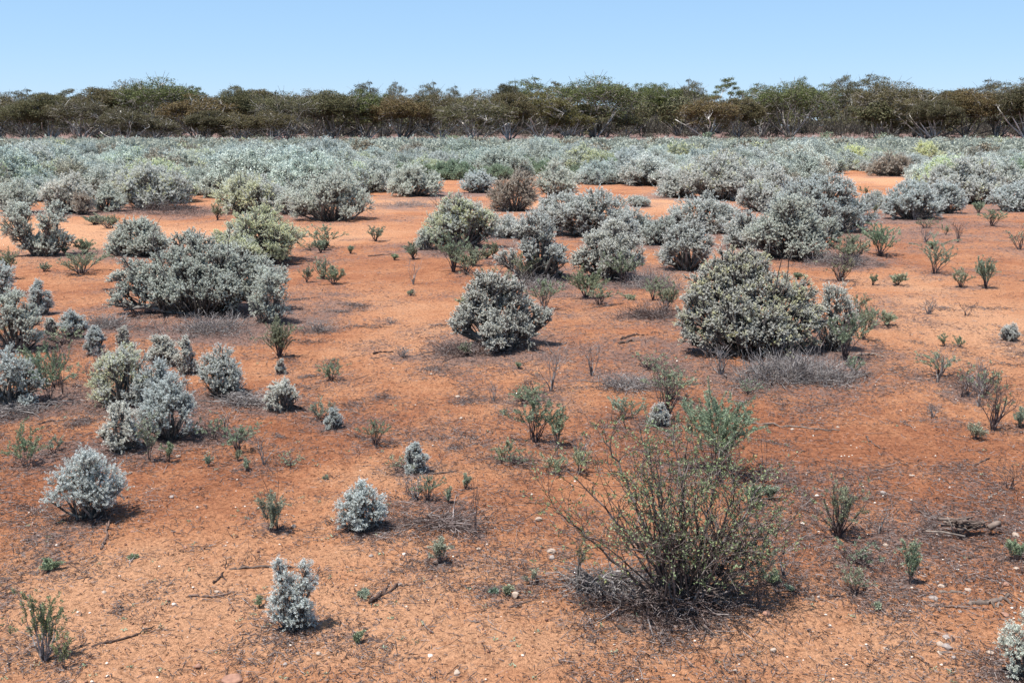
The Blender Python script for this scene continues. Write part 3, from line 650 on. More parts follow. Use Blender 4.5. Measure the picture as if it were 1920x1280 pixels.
# ---- the thorny shrub in the right foreground -------------------------------------------
def thorn_shrub():
    base = G(1262, 1160); base[1] += .12; base[2] = float(gz(base[0], base[1])) - .01
    rng = np.random.default_rng(77); m_ = mpp(base)
    e = thing('thorn_shrub', base, 'large sprawling thorny green shrub with long arching branches, right foreground', 'shrub')
    segs = []
    def to(px, py, dy=0.0):          # target point in the plane of the shrub, dy metres nearer (-) or farther (+)
        d = ray(px, py); t = (base[1] + dy) / d[1]; p = d * t + np.array([0, 0, CAMH]); return p - base
    arcs = [((1262, 1140), (1190, 1010), (1060, 880), -.05, .0050), ((1240, 1140), (1130, 1030), (1045, 960), -.12, .0045), ((1265, 1140), (1190, 930), (1128, 812), .05, .0055),
            ((1270, 1140), (1240, 960), (1200, 800), .1, .0045), ((1275, 1140), (1285, 980), (1262, 800), .12, .005), ((1285, 1140), (1330, 960), (1350, 830), .15, .0045),
            ((1290, 1120), (1390, 1030), (1470, 990), 0, .0055), ((1290, 1110), (1400, 960), (1440, 880), .1, .005), ((1280, 1120), (1360, 1010), (1410, 960), -.1, .005),
            ((1290, 1130), (1250, 1050), (1215, 900), -.1, .005), ((1280, 1140), (1310, 1040), (1300, 900), -.05, .005), ((1270, 1130), (1250, 1000), (1230, 860), -.1, .0045),
            ((1300, 1130), (1350, 1000), (1385, 900), -.05, .005), ((1290, 1130), (1380, 1080), (1430, 1040), -.1, .004), ((1285, 1140), (1275, 960), (1290, 830), .1, .005)]
    for a, b, c, dy, r in arcs:
        A = to(*a); A[2] = max(0, A[2]) * .4; B = to(*b, dy * .5); C = to(*c, dy); A[1] += rng.uniform(-.04, .04)
        n = 16; prev = None
        for i in range(n + 1):
            t = i / n; p = (1 - t) ** 2 * A + 2 * t * (1 - t) * (B + (B - (A + C) / 2) * .6) + t * t * C
            p = p + rng.normal(size=3) * .0045
            if prev is not None:
                r0 = 1.5 * r * (1 - .75 * (i - 1) / n); r1 = 1.5 * r * (1 - .75 * i / n); segs.append((prev, p, r0, r1, 0, t))
                if t > .18:
                    for _ in range((2 if i % 3 else 3) if c[0] > 1130 else (1 if i % 2 else 2)):
                        dd = unit(unit(p - prev) * .55 + unit(rng.normal(size=3)) + np.array([0, 0, .25]))
                        grow(rng, segs, p.copy(), dd, rng.uniform(.05, .17) * (1.15 - .4 * t), r1 * .5, 1, 2, .03, .3, .04, 3.0, .5, .9, .4)
            prev = p
    for i in range(46):              # crowded inner stems
        a = rng.uniform(0, 6.28); s_ = rng.uniform(.1, .75)
        grow(rng, segs, np.array([math.cos(a), math.sin(a), 0]) * .11 * rng.random() + np.array([.05, .02, 0]), unit(np.array([math.cos(a) * s_, math.sin(a) * s_, 1])), rng.uniform(.25, .55), .0042, 0, 2, .055, .2, .06, 4.5)
    br = MB(); seg_mesh(br, segs, rng, rmin=.0011); br.build('branches', M_THST, e)
    fo = MB(); P = []; Dv = []
    for s in segs:
        h = s[1][2]
        if h > .10 and rng.random() < (.22 if s[4] == 0 else .52) * min(1, .30 + h * 1.7):
            n = rng.integers(2, 7); P.append(np.repeat([s[1]], n, 0) + rng.normal(size=(n, 3)) * .004); Dv.append(rng.normal(size=(n, 3)) + unit(s[1] - s[0]) * .8 + np.array([0, 0, .5]))
    P = np.concatenate(P); Dv = np.concatenate(Dv); n = len(P)
    fo.leaves(P, Dv, .0125 * rng.uniform(.6, 1.3, n), .0056 * rng.uniform(.8, 1.2, n), rng, None, (rng.random(n) < .05).astype(float)); fo.build('foliage', M_THORNL, e)
    LITTER.append((base[0], base[1], .3, .5))
    # dry tangle at its foot is a separate mat of dead twigs
thorn_shrub()

# ---- mats of dead twigs --------------------------------------------------------------------
def dead_mat(px, py, wpx, hpx, n, label, mat=None, seed=1, depth=.6):
    loc, W, H = place_size(px, py, wpx, hpx, .3); rng = np.random.default_rng(seed)
    n = int(n * .7); mb = MB(); segs = []; rt_ = .0008 + .0022 * rng.random(n) ** 3
    a = rng.uniform(0, 6.28, n); rr = np.sqrt(rng.random(n)) * .48
    lob = 1 + .38 * np.sin(a * 3 + seed) + .22 * np.sin(a * 5 + seed * 2.3) + .12 * np.sin(a * 11 + seed); rr = rr * lob * (1 + .15 * rng.normal(size=n))
    for i in range(n):
        p = np.array([math.cos(a[i]) * rr[i] * W, math.sin(a[i]) * rr[i] * W * depth, 0.0]); p[2] = H * .5 * rng.random() * max(0, 1 - (rr[i] / .5) ** 2) + .003
        d = unit(np.array([rng.normal() + math.cos(a[i]) * .4, rng.normal() + math.sin(a[i]) * .4, rng.uniform(-.1, 1.6)]))
        L = rng.uniform(.05, .20); prev = p
        for k in range(3):
            q = prev + d * L / 3; q[2] = min(max(q[2], .003), H * 1.15); segs.append((prev, q, rt_[i], rt_[i] * .7, 0, 0)); prev = q; d = unit(d + rng.normal(size=3) * .35)
    for i in range(max(6, n // 40)):      # thicker broken branches among the fine twigs
        an = rng.uniform(0, 6.28); p = np.array([rng.normal() * W * .22, rng.normal() * W * .12 * depth, .01]); L = rng.uniform(.08, .28); d = np.array([math.cos(an), math.sin(an), rng.uniform(0, .35)])
        for k in range(4):
            q = p + d * L / 4; q[2] = max(q[2], .005); segs.append((p, q, .0042 - k * .0006, .0036 - k * .0006, 0, 0)); p = q; d = unit(d + rng.normal(size=3) * .22)
    seg_mesh(mb, segs, rng, rmin=loc[1] / 996 * .09)
    o = mb.build('dead_twig_mat', mat or M_DEAD, None, loc); tag(o, label, 'dead twigs', 'mats of dead twigs under shrubs'); LITTER.append((loc[0], loc[1], W * .6, .6))
dead_mat(1490, 728, 210, 75, 2600, 'wide grey mat of dead twigs in front of the largest cream-tipped shrub', seed=3)
dead_mat(395, 632, 150, 40, 900, 'dead twigs lying at the foot of the huge silver mound', seed=4)
dead_mat(1250, 1168, 200, 50, 750, 'dark tangle of dead twigs round the foot of the thorny shrub', M_LITTER, seed=5)
dead_mat(1130, 1120, 120, 40, 600, 'grey dead twigs under the dark thorny sapling', seed=6)
dead_mat(1180, 735, 100, 26, 500, 'thin grey dead twigs on sand above the green-tipped shrub', seed=7)
dead_mat(870, 672, 120, 26, 500, 'dead twigs and bark at the left foot of the lone ragged shrub', M_LITTER, seed=8)
dead_mat(1225, 600, 120, 30, 700, 'purple-grey dead twigs left of the largest cream-tipped shrub', M_LITTER, seed=9)
dead_mat(1225, 545, 110, 50, 900, 'grey dead shrub remains right of the bright silver shrub', seed=10)
dead_mat(320, 405, 170, 42, 1300, 'brownish dead grass and twigs at the foot of the large silver shrub, upper left', M_LITTER, seed=11)
dead_mat(460, 765, 90, 22, 400, 'dead twigs at the right foot of the lone rounded shrub', seed=12)
dead_mat(20, 785, 140, 24, 500, 'dead twigs under the white-grey shrub at the left edge', seed=13)
dead_mat(845, 1000, 130, 24, 500, 'dead twigs around the single dark stalk', M_LITTER, seed=14)
dead_mat(600, 625, 50, 20, 250, 'grey dead twigs right of the dense upright green shrub', seed=15)
dead_mat(1575, 500, 110, 34, 900, 'purple-grey dead twigs right of the hollowed grey-green shrub', seed=17)
dead_mat(1225, 430, 120, 22, 500, 'grey dry twigs between the middle groups of shrubs', seed=18)
dead_mat(1000, 545, 110, 26, 600, 'purple-grey dry twigs behind the lone ragged shrub', seed=19)
dead_mat(860, 480, 120, 16, 400, 'grey dry twigs under the yellowish shrub with bare twigs', M_LITTER, seed=20)
dead_mat(770, 392, 150, 14, 500, 'low grey dry grass on the upper middle sand', seed=22)
dead_mat(200, 620, 90, 24, 500, 'thin dry twigs left of the huge silver mound', seed=23)
dead_mat(700, 345, 60, 12, 200, 'dry grass far off on the upper middle sand', seed=24)
dead_mat(1500, 400 + 15, 60, 24, 250, 'dead twigs among the middle right shrubs', seed=16)

# ------------------------------------------------------------------ sticks, logs and stones on the sand
def stick(pts, r, label, mat=None, lift=.004, name='fallen_stick', seed=0, forks=()):
    rng = np.random.default_rng(seed + int(pts[0][0])); W_ = [G(*p[:2]) + np.array([0, 0, lift + (p[2] if len(p) > 2 else 0)]) for p in pts]
    c = np.mean(W_, 0); c[2] = float(gz(c[0], c[1])); mb = MB()
    def path(W_, r0, r1):
        W_ = np.array(W_) - c; n = len(W_); T = np.linspace(0, n - 1, n * 4); P = np.stack([np.interp(T, range(n), W_[:, k]) for k in range(3)], 1)
        P[1:-1] += rng.normal(size=(len(P) - 2, 3)) * r * .5
        mb.tube(P, np.linspace(r0, r1, len(P)) * rng.uniform(.8, 1.15, len(P)), 6, rng.random(), rough=.18, rng=rng)
    path(W_, r, r * .45)
    for f in forks: path([G(*p[:2]) + np.array([0, 0, lift + (p[2] if len(p) > 2 else 0)]) for p in f], r * .6, r * .25)
    o = mb.build(name, mat or M_DWOOD, None, c); tag(o, label, 'stick', 'dead sticks lying on the sand'); return o
stick([(1390, 792), (1450, 798), (1520, 803), (1575, 808)], .009, 'long thin bent stick lying on sand right of the tall green-tipped shrub', M_WOOD)
stick([(1625, 820), (1632, 830), (1650, 841)], .006, 'short dark curved twig below the long thin stick')
stick([(1688, 792), (1705, 798), (1718, 808)], .005, 'small dark twig on sand at the right middle')
stick([(1598, 712), (1615, 706), (1632, 700)], .012, 'thick pale stick at the lower right of the largest shrub', M_WOOD)
stick([(1605, 665), (1640, 664), (1662, 670)], .006, 'pale forked twig right of the largest shrub', M_WOOD, forks=[[(1640, 664), (1650, 672)]])
stick([(400, 1094), (412, 1084), (424, 1070), (424, 1056, .02)], .005, 'dark forked twig rising from the sand in the left foreground', forks=[[(415, 1082), (428, 1092)]])
stick([(430, 1070), (470, 1064), (520, 1062), (580, 1066)], .006, 'long arched grey stick passing behind the two-pronged silver shrub', M_WOOD)
stick([(172, 1214), (215, 1202), (255, 1192), (290, 1174)], .005, 'thin dark stick curving over the lower left sand', forks=[[(270, 1186), (305, 1180)]])
stick([(355, 1118), (395, 1120), (440, 1112)], .0055, 'thin dark curved twig on the left foreground sand')
stick([(694, 1132), (718, 1116), (750, 1096)], .0085, 'dark gnarled stick near the middle of the foreground', forks=[[(722, 1114), (730, 1094)], [(745, 1098), (775, 1096)]])
stick([(798, 1036), (806, 1044), (800, 1052)], .005, 'small forked dark twig left of the forked green plant', forks=[[(778, 1030), (798, 1038)]])
stick([(800, 968), (830, 966), (858, 962)], .007, 'pale grey stick lying left of the single dark stalk', M_WOOD)
stick([(780, 890), (820, 888), (860, 883)], .005, 'thin twig trailing from the tiny leaning silver shrub', M_WOOD)
stick([(700, 664), (716, 660), (738, 660)], .010, 'short thick dark stick on sand left of the lone ragged shrub')
stick([(696, 672), (708, 672), (716, 668)], .006, 'small dark twig under the short thick stick')
stick([(690, 481), (712, 479), (738, 477)], .012, 'dark stick on the upper middle sand')
stick([(190, 1030), (200, 1004), (204, 980), (188, 950, .03)], .006, 'forked dead twig standing at the foot of the dense rounded silver shrub', forks=[[(202, 990), (212, 965, .03)], [(192, 1024), (208, 1002, .01)]])
stick([(72, 796), (90, 790), (122, 789)], .006, 'dark bent twig above the left-edge green shrub')
stick([(1068, 1128), (1120, 1132), (1150, 1130)], .005, 'dark twig under the thorny sapling')
stick([(955, 1140), (985, 1130), (1000, 1125)], .004, 'thin dark twig below the cream stone')
stick([(1160, 1178), (1175, 1184), (1192, 1182)], .010, 'flat pale strip of bark below the thorny shrub', M_WOOD)
stick([(1315, 1180), (1330, 1186), (1352, 1192)], .008, 'pale wood splinter at the right foot of the thorny shrub', M_WOOD)
stick([(1510, 1122), (1525, 1128), (1535, 1130)], .009, 'short pale wood chip on the lower right sand', M_WOOD)
stick([(1762, 1112), (1790, 1110), (1812, 1114)], .008, 'pale flat stick below the slim green plant', M_WOOD)
stick([(1820, 1134), (1850, 1130), (1872, 1124), (1892, 1118)], .013, 'gnarled pale branch on the right edge of the foreground', M_WOOD, forks=[[(1850, 1130), (1862, 1137), (1880, 1134)], [(1878, 1122), (1905, 1140)]])
stick([(1740, 1136), (1780, 1138), (1830, 1140)], .005, 'dark thin stick left of the gnarled pale branch')
stick([(1600, 1054), (1570, 1050), (1550, 1052)], .004, 'thin twig under the dark twiggy shrub')
stick([(1555, 1118), (1575, 1118), (1588, 1121)], .005, 'dark short stick on the lower right sand')
stick([(548, 760), (566, 768), (588, 774)], .007, 'stick lying among litter right of the low spiky grey shrub')
stick([(872, 708 - 40), (850, 670), (830, 680)], .010, 'thick dark branch at the left foot of the lone ragged shrub')
stick([(838, 650), (812, 660), (790, 664)], .008, 'dark broken branch pointing left from the lone ragged shrub')
stick([(1165, 636), (1190, 629), (1215, 628)], .014, 'thick dark branch on sand left of the largest cream-tipped shrub')
stick([(1160, 645), (1180, 640), (1194, 640)], .013, 'pale broken branch under the thick dark one', M_WOOD)
stick([(1855, 860), (1830, 872), (1800, 870)], .005, 'thin stick on the right middle sand')
stick([(1855, 936), (1866, 928), (1878, 918)], .007, 'pale twig leaning at the foot of the leafless right-edge shrub', M_WOOD)
stick([(205, 506), (228, 516)], .006, 'short dark branch left of the huge mound')
# slanting dead branch in the huge mound
def raised_branch(pts, r, label, mat=M_STEM):
    W_ = []
    b = G(pts[0][0], pts[0][3]); 
    for px, py, dy, _ in pts:
        d = ray(px, py); t = (b[1] + dy) / d[1]; W_.append(d * t + np.array([0, 0, CAMH]))
    W_ = np.array(W_); c = W_[-1].copy(); c[2] = float(gz(c[0], c[1])); mb = MB(); rng = np.random.default_rng(3)
    T = np.linspace(0, len(W_) - 1, 14); P = np.stack([np.interp(T, range(len(W_)), W_[:, k]) for k in range(3)], 1) - c
    P[1:-1] += rng.normal(size=(12, 3)) * r * .4; mb.tube(P, np.linspace(r * .4, r, 14), 6, .3, rough=.15, rng=rng)
    tag(mb.build('dead_branch', mat, None, c), label, 'branch')
raised_branch([(205, 442, .05, 600), (235, 492, .1, 600), (265, 524, .2, 600), (285, 545, .25, 600)], .009, 'dark bare branch slanting out of the huge silver mound, upper left of it')

def log_heap():
    c = G(1815, 1004); rng = np.random.default_rng(24); m_ = mpp(c); mb = MB()
    for i in range(17):
        a = rng.normal() * .22; L = 84 * m_ * rng.uniform(.45, .95); y0 = rng.uniform(-.045, .045); z0 = .014 + rng.random() * .06; x0 = rng.uniform(-.04, .05)
        T = np.linspace(-.5, .5, 9); P = np.stack([x0 + T * L * math.cos(a), y0 + T * L * math.sin(a), z0 + .03 * np.abs(T) * rng.uniform(-.2, 1.2) + rng.normal(size=9) * .003], 1)
        P[:, 2] = np.maximum(P[:, 2], .004); rr = rng.uniform(.004, .009)
        mb.tube(P, rr * np.linspace(1, .5, 9) * rng.uniform(.7, 1.2, 9), 6, rng.random() * .6, rough=.3, rng=rng)
    P = np.array([[.085, 0, .035], [.105, .0, .05], [.125, .005, .055], [.135, .01, .04]]); mb.tube(P, [.013, .015, .013, .008], 8, .5, rough=.25, rng=rng)
    mb.tube(np.array([[-.19, -.02, .03], [-.12, -.03, .03], [-.03, -.035, .012]]), [.003, .004, .005], 5, .9)
    mb.tube(np.array([[-.10, -.01, .09], [-.085, -.015, .06], [-.07, -.02, .02]]), [.002, .003, .004], 5, .9)
    tag(mb.build('weathered_log', M_WOOD, None, c), 'weathered splintered log of twisted grey wood on the right sand', 'log'); LITTER.append((c[0], c[1], .2, .4))
log_heap()

def ico(sub=2):
    import bmesh
    bm = bmesh.new(); bmesh.ops.create_icosphere(bm, subdivisions=sub, radius=1); V = np.array([v.co[:] for v in bm.verts]); Fc = np.array([[v.index for v in f.verts] + [f.verts[2].index] for f in bm.faces]); bm.free(); return V, Fc
ICO2, ICOF2 = ico(3)
ICO1, ICOF1 = ico(1)
def stone(px, py, wpx, label, mat, flat=.65, seed=0):
    c = G(px, py); rng = np.random.default_rng(int(px + py) + seed); r = wpx * mpp(c) / 2
    V = ICO2.copy()
    for k in range(9):                     # chip facets
        n = unit(rng.normal(size=3)); dd = V @ n; cut = rng.uniform(.62, .85); V = V - np.maximum(dd - cut, 0)[:, None] * n
    V = V * np.array([1, rng.uniform(.7, .95), flat]) * r * 1.15; V += rng.normal(size=V.shape) * r * .015; V[:, 2] += r * flat * .55
    mb = MB(); mb.add(V, ICOF2, .5); o = mb.build('stone', mat, None, c); o.rotation_euler = (0, 0, rng.uniform(0, 6)); tag(o, label, 'stone', 'loose stones on the sand')
for a in [(1450, 1220, 13, 'pale pinkish stone alone on the bottom sand, lower right', M_STW), (857, 1262, 14, 'round cream stone at the bottom edge', M_STW), (966, 1118, 15, 'angular cream stone beside green sprouts', M_STW, .8),
          (1438, 1160 - 8, 17, 'reddish stone at the foot of the thin stalked plant', M_STR), (1774, 1196, 13, 'dark grey stone, topmost of the stone group at bottom right', M_STG), (1762, 1210, 15, 'pale stone left of the dark one in the bottom right group', M_STW),
          (1776, 1216, 19, 'largest dark stone of the bottom right group', M_STG), (1762, 1226, 12, 'small pale stone under the bottom right group', M_STW), (1788, 1234, 10, 'small dark stone at the lower right of the group', M_STG),
          (436, 1277, 36, 'rough pinkish rock cut by the bottom edge', M_STR, .4), (749, 1097, 10, 'grey pebble touching the dark gnarled stick', M_STG), (696, 1043, 9, 'dark round pebble under the small round silver shrub', M_STG),
          (1010, 975, 12, 'cream stone in the middle of the foreground sand', M_STW), (1034, 1034, 18, 'pale flat stone on a dark stone left of the thorny sapling', M_STW, .35), (1035, 1048, 11, 'dark round stone under the pale flat one', M_STG, .9),
          (898, 1030, 9, 'white stone right of the forked green plant', M_STW), (1764, 1100, 12, 'pale stone below the slim green plant', M_STW), (1750, 1122, 16, 'flat grey stone on litter at the lower right', M_STG, .4), (1815, 1106, 13, 'white chip of stone on the right foreground sand', M_STW, .35),
          (1800, 1148, 8, 'small grey pebble left of the gnarled pale branch', M_STG), (1885, 1098, 14, 'dull red stone at the right edge', M_STR), (1884, 1153, 16, 'flat brown stone below the gnarled pale branch', M_STR, .4), (1857, 1225, 15, 'white-streaked stone near the bottom right shrub', M_STW, .4),
          (1660, 1215, 9, 'small white flake on the bottom right sand', M_STW, .3), (334, 857, 10, 'cream pebble in front of the left cluster', M_STW), (375, 878, 9, 'pinkish pebble right of the thin dark-stemmed plant', M_STR), (322, 933, 10, 'dark brown stone on the left foreground sand', M_STG),
          (348, 1028, 10, 'brown stone below the dense rounded silver shrub', M_STR), (248, 998, 8, 'pinkish pebble right of the dense rounded silver shrub', M_STR), (195, 1112, 10, 'tan pebble on the lower left sand', M_STW), (406, 1110, 9, 'tan pebble by the thin dark curved twig', M_STW),
          (598, 1226, 11, 'tan stone below the two-pronged silver shrub', M_STW), (372, 1250, 15, 'dark reddish stone near the bottom edge, left', M_STR, .6), (535, 1246, 9, 'dark brown pebble near the bottom edge', M_STG), (551, 988, 10, 'white stone right of the spiky bright green plant', M_STW),
          (1486, 806, 8, 'small pale pebble by the long thin stick', M_STW), (1571, 802, 7, 'round pale pebble at the end of the long thin stick', M_STW), (1710, 892, 12, 'white stone flake in the open right middle', M_STW, .3), (1655, 925, 12, 'dark stone above the dark twiggy shrub', M_STG),
          (1865, 955, 0, '', None), (1903, 1005, 14, 'white stone right of the weathered log', M_STW), (1905, 1066, 12, 'white pebble under the sprawling shoots at the right edge', M_STW, .4), (1660, 1024, 11, 'small white stone left of the weathered log', M_STW),
          (858, 744, 12, 'flat white stone flakes above the low grey-green tussock', M_STW, .3), (865, 745 + 40, 7, 'small tan stone on the middle sand', M_STW), (880, 575, 8, 'white pebble above the lone ragged shrub', M_STW), (1040, 583, 0, '', None)]:
    if a[2]: stone(*a)

# ------------------------------------------------------------------ far band of shrubs
# prototypes with decreasing detail, copied for single far shrubs; past 300 shrubs the rest is one mass
def proto(seed, W, H, leaf, flush=0.0, rc=.09, cover=1.0):
    rng = np.random.default_rng(seed); fo, br = bluebush(rng, W, W * .9, H, leaf, cover, flush, 'dome', rc=rc, thick=.0065, bare=2)
    return fo, br
def joined(fo, br):
    mb = MB()
    for src, mt in ((fo, 0), (br, 1)):
        off = mb.n
        for V, Fc, A, B in zip(src.V, src.F, src.A, src.B): mb.V.append(V); mb.F.append(Fc + off); mb.A.append(A); mb.B.append(B); mb.M.append(np.full(len(Fc), mt, np.int32))
        mb.n = off + src.n
    return mb
NEAR_P = []
for i in range(7):
    fo, br = proto(300 + i, 1.7, [.85, .75, .95, .8, .7, .9, .8][i], .040, flush=[0, 0, .15, 0, .1, 0, .2][i])
    NEAR_P.append(joined(fo, br).mesh('silver_shrub_far', [M_SILVER, M_STEM]))
YEL_P = [joined(*proto(320 + i, 1.6, .85, .040, flush=.9)).mesh('yellow_shrub_far', [M_SILVER, M_STEM]) for i in range(2)]
BRN_P = [joined(*proto(330 + i, 1.6, .75, .040)).mesh('fading_shrub_far', [M_BROWNL, M_STEM]) for i in range(2)]
GRN_P = [joined(*proto(340 + i, 1.7, .55, .036)).mesh('olive_shrub_far', [M_GREEN, M_STEM]) for i in range(2)]

rng = np.random.default_rng(5)
BARE = [(1450, 292, 70, 3.5), (300, 302, 80, 3.5), (900, 286, 80, 2.5), (620, 309, 60, 4), (1120, 300, 60, 3.5), (80, 292, 70, 3), (1650, 304, 70, 4), (1820, 318, 60, 5), (740, 322, 30, 6), (500, 284, 60, 2), (1330, 318, 40, 4), (240, 322, 30, 5), (20, 326, 45, 12), (150, 322, 40, 6), (1040, 352, 60, 10), (1590, 330, 55, 10), (1700, 335, 60, 8), (1590, 345, 90, 22), (340, 330, 20, 16), (455, 312, 10, 5), (1260, 335, 20, 14), (1010, 342, 50, 8),
        (1130, 368, 160, 22), (700, 400, 130, 40), (1600, 372, 60, 30), (500, 430, 500, 20), (720, 350, 22, 22), (390, 380, 18, 30), (1900, 350, 30, 20), (1290, 304, 20, 4), (30, 320, 30, 6), (195, 350, 16, 30), (850, 372, 60, 16)]
manual = [(o.location.x, o.location.y) for o in bpy.data.objects if o.name.startswith('silver_shrub') and o.type == 'EMPTY']
taken = np.array(manual); cand = []
for _ in range(60000):
    py = 259 + (352 - 259) * rng.random() ** 1.0
    y = CAMH * F / (py - HOR) * 1.0
    # uniform over area instead of over rows
    y = math.sqrt(rng.uniform(23 ** 2, 122 ** 2)); x = rng.uniform(-.62, .62) * y
    px, pyy, _d = proj(x, y)
    if any(((px - bx) / bw) ** 2 + ((pyy - by) / bh) ** 2 < 1 for bx, by, bw, bh in BARE): continue
    if y < 31 and not (px < 700 or 1080 < px < 1560 or px > 1750): continue
    if y < 25 and not (px < 700): continue
    if y > 60 and vn(x / 13, y / 9, 88) > float(np.interp(y, [60, 78, 90, 122], [.93, .78, .80, .92])): continue
    cand.append((x, y, px, pyy))
pts = []; cell = {}
def near(x, y, d):
    ix, iy = int(x // 2), int(y // 2)
    for a in (-1, 0, 1):
        for b_ in (-1, 0, 1):
            for (u, v) in cell.get((ix + a, iy + b_), ()):
                if (u - x) ** 2 + (v - y) ** 2 < d * d: return True
    return False
for u, v in manual: cell.setdefault((int(u // 2), int(v // 2)), []).append((u, v))
for x, y, px, pyy in cand:
    d = rng.uniform(.9, 1.8) if y < 86 else rng.uniform(.8, 1.5)
    if near(x, y, d): continue
    cell.setdefault((int(x // 2), int(y // 2)), []).append((x, y)); pts.append((y, x, px, pyy))
pts.sort()
LAB = {'s': 'silver-grey', 'y': 'yellow-flushed', 'b': 'brownish fading', 'g': 'low olive-green'}
nind = 0; mass = []
for y, x, px, pyy in pts:
    gpatch = vn(x / 7, y / 16, 31) > .72
    u = rng.random(); k = 'g' if (gpatch and u < .75) or (y > 86 and u < .45) else 'y' if u < (.08 if y < 50 else .035) else 'b' if u < .15 else 'g' if u < .20 else 's'
    sc = rng.uniform(.6, 1.3) * float(np.interp(y, [0, 45, 70, 84, 90, 125], [1, 1, .82, .66, .34, .26])); rz = rng.uniform(0, 6.28); v = rng.uniform(.76, 1.0)
    if -20 < px < 1940 and nind < 300 - N_SILVER:
        me = {'s': NEAR_P, 'y': YEL_P, 'b': BRN_P, 'g': GRN_P}[k]; me = me[rng.integers(len(me))]
        o = bpy.data.objects.new({'s': 'silver_shrub', 'y': 'yellow_shrub', 'b': 'fading_shrub', 'g': 'olive_shrub'}[k], me); col.objects.link(o)
        o.location = (x, y, float(gz(x, y)) - .02); o.rotation_euler = (0, 0, rz); o.scale = (sc, sc, sc * rng.uniform(.85, 1.15)); v = v * (.86 if y > 34 else .95) + .06; o.color = (v * rng.uniform(.90, .98), v, v * rng.uniform(.93, 1.0), 1)
        third = ['at the far left', 'left of the middle', 'in the middle', 'right of the middle', 'at the far right'][int(min(4, max(0, px // 384)))]
        row = 'front' if y < 34 else 'second' if y < 39 else 'back'
        o['label'] = '%s shrub in the %s rows of the dense shrub band, %s' % (LAB[k], row, third)
        o['category'] = 'shrub'; o['group'] = 'shrubs of the dense band below the trees'; nind += 1
    else: mass.append((x, y, k, sc, rz))
# remaining shrubs: one continuous mass
LOW = []
for i in range(5):
    fo, br = proto(400 + i, 1.8, .85, .105, flush=.05, rc=.16, cover=.8); LOW.append(fo)
for i, q in enumerate(LOW): LOW[i] = (np.concatenate(q.V), np.concatenate(q.F), np.concatenate(q.A), np.concatenate(q.B))
mm = MB()
for x, y, k, sc, rz in mass:
    V, Fc, A, B = LOW[rng.integers(5)]
    nf = len(Fc); 
    fr_, up_ = (.50, 1.12) if y < 60 else (.28, 1.3) if y < 86 else (.10, 1.7)
    idx = rng.permutation(nf)[:int(nf * fr_)]
    Q = V.reshape(-1, 4, 3)[idx]; c_ = Q.mean(1, keepdims=True); Q = c_ + (Q - c_) * up_
    Q = Q.reshape(-1, 3); c, s_ = math.cos(rz), math.sin(rz)
    h = .62 if k == 'g' else 1
    V2 = np.stack([(Q[:, 0] * c - Q[:, 1] * s_) * sc + x, (Q[:, 0] * s_ + Q[:, 1] * c) * sc + y, Q[:, 2] * sc * h + float(gz(x, y))], 1)
    n = len(V2) // 4; tone_ = rng.uniform(-.35, .0)
    aa = rng.uniform(0, 6.28, 12); u_ = rng.random(12); c0 = np.stack([x + np.cos(aa) * .1, y + np.sin(aa) * .1, np.zeros(12) + float(gz(x, y))], 1)
    mm.segs(c0, c0 + np.stack([np.cos(aa) * .75 * u_, np.sin(aa) * .75 * u_, .25 + .5 * rng.random(12)], 1) * sc, .03, .02, rng, 3, None, 3)
    mm.add(V2, np.arange(n * 4).reshape(n, 4), np.clip(A[idx] + tone_, 0, 1), (.7 * (rng.random(n) < .5) if k == 'y' else 0.0), {'s': 0, 'y': 0, 'b': 1, 'g': 2}[k])
print('shrubs individual', nind, 'mass', len(mass))
mmo = mm.build('far_shrubs', [M_SILVER, M_BROWNL, M_GREEN, M_STEM]); mmo.color = (.66, .68, .62, 1)
tag(mmo, 'unbroken far mass of low silver-grey shrubs reaching to the foot of the trees', 'shrubs', None, 'stuff')

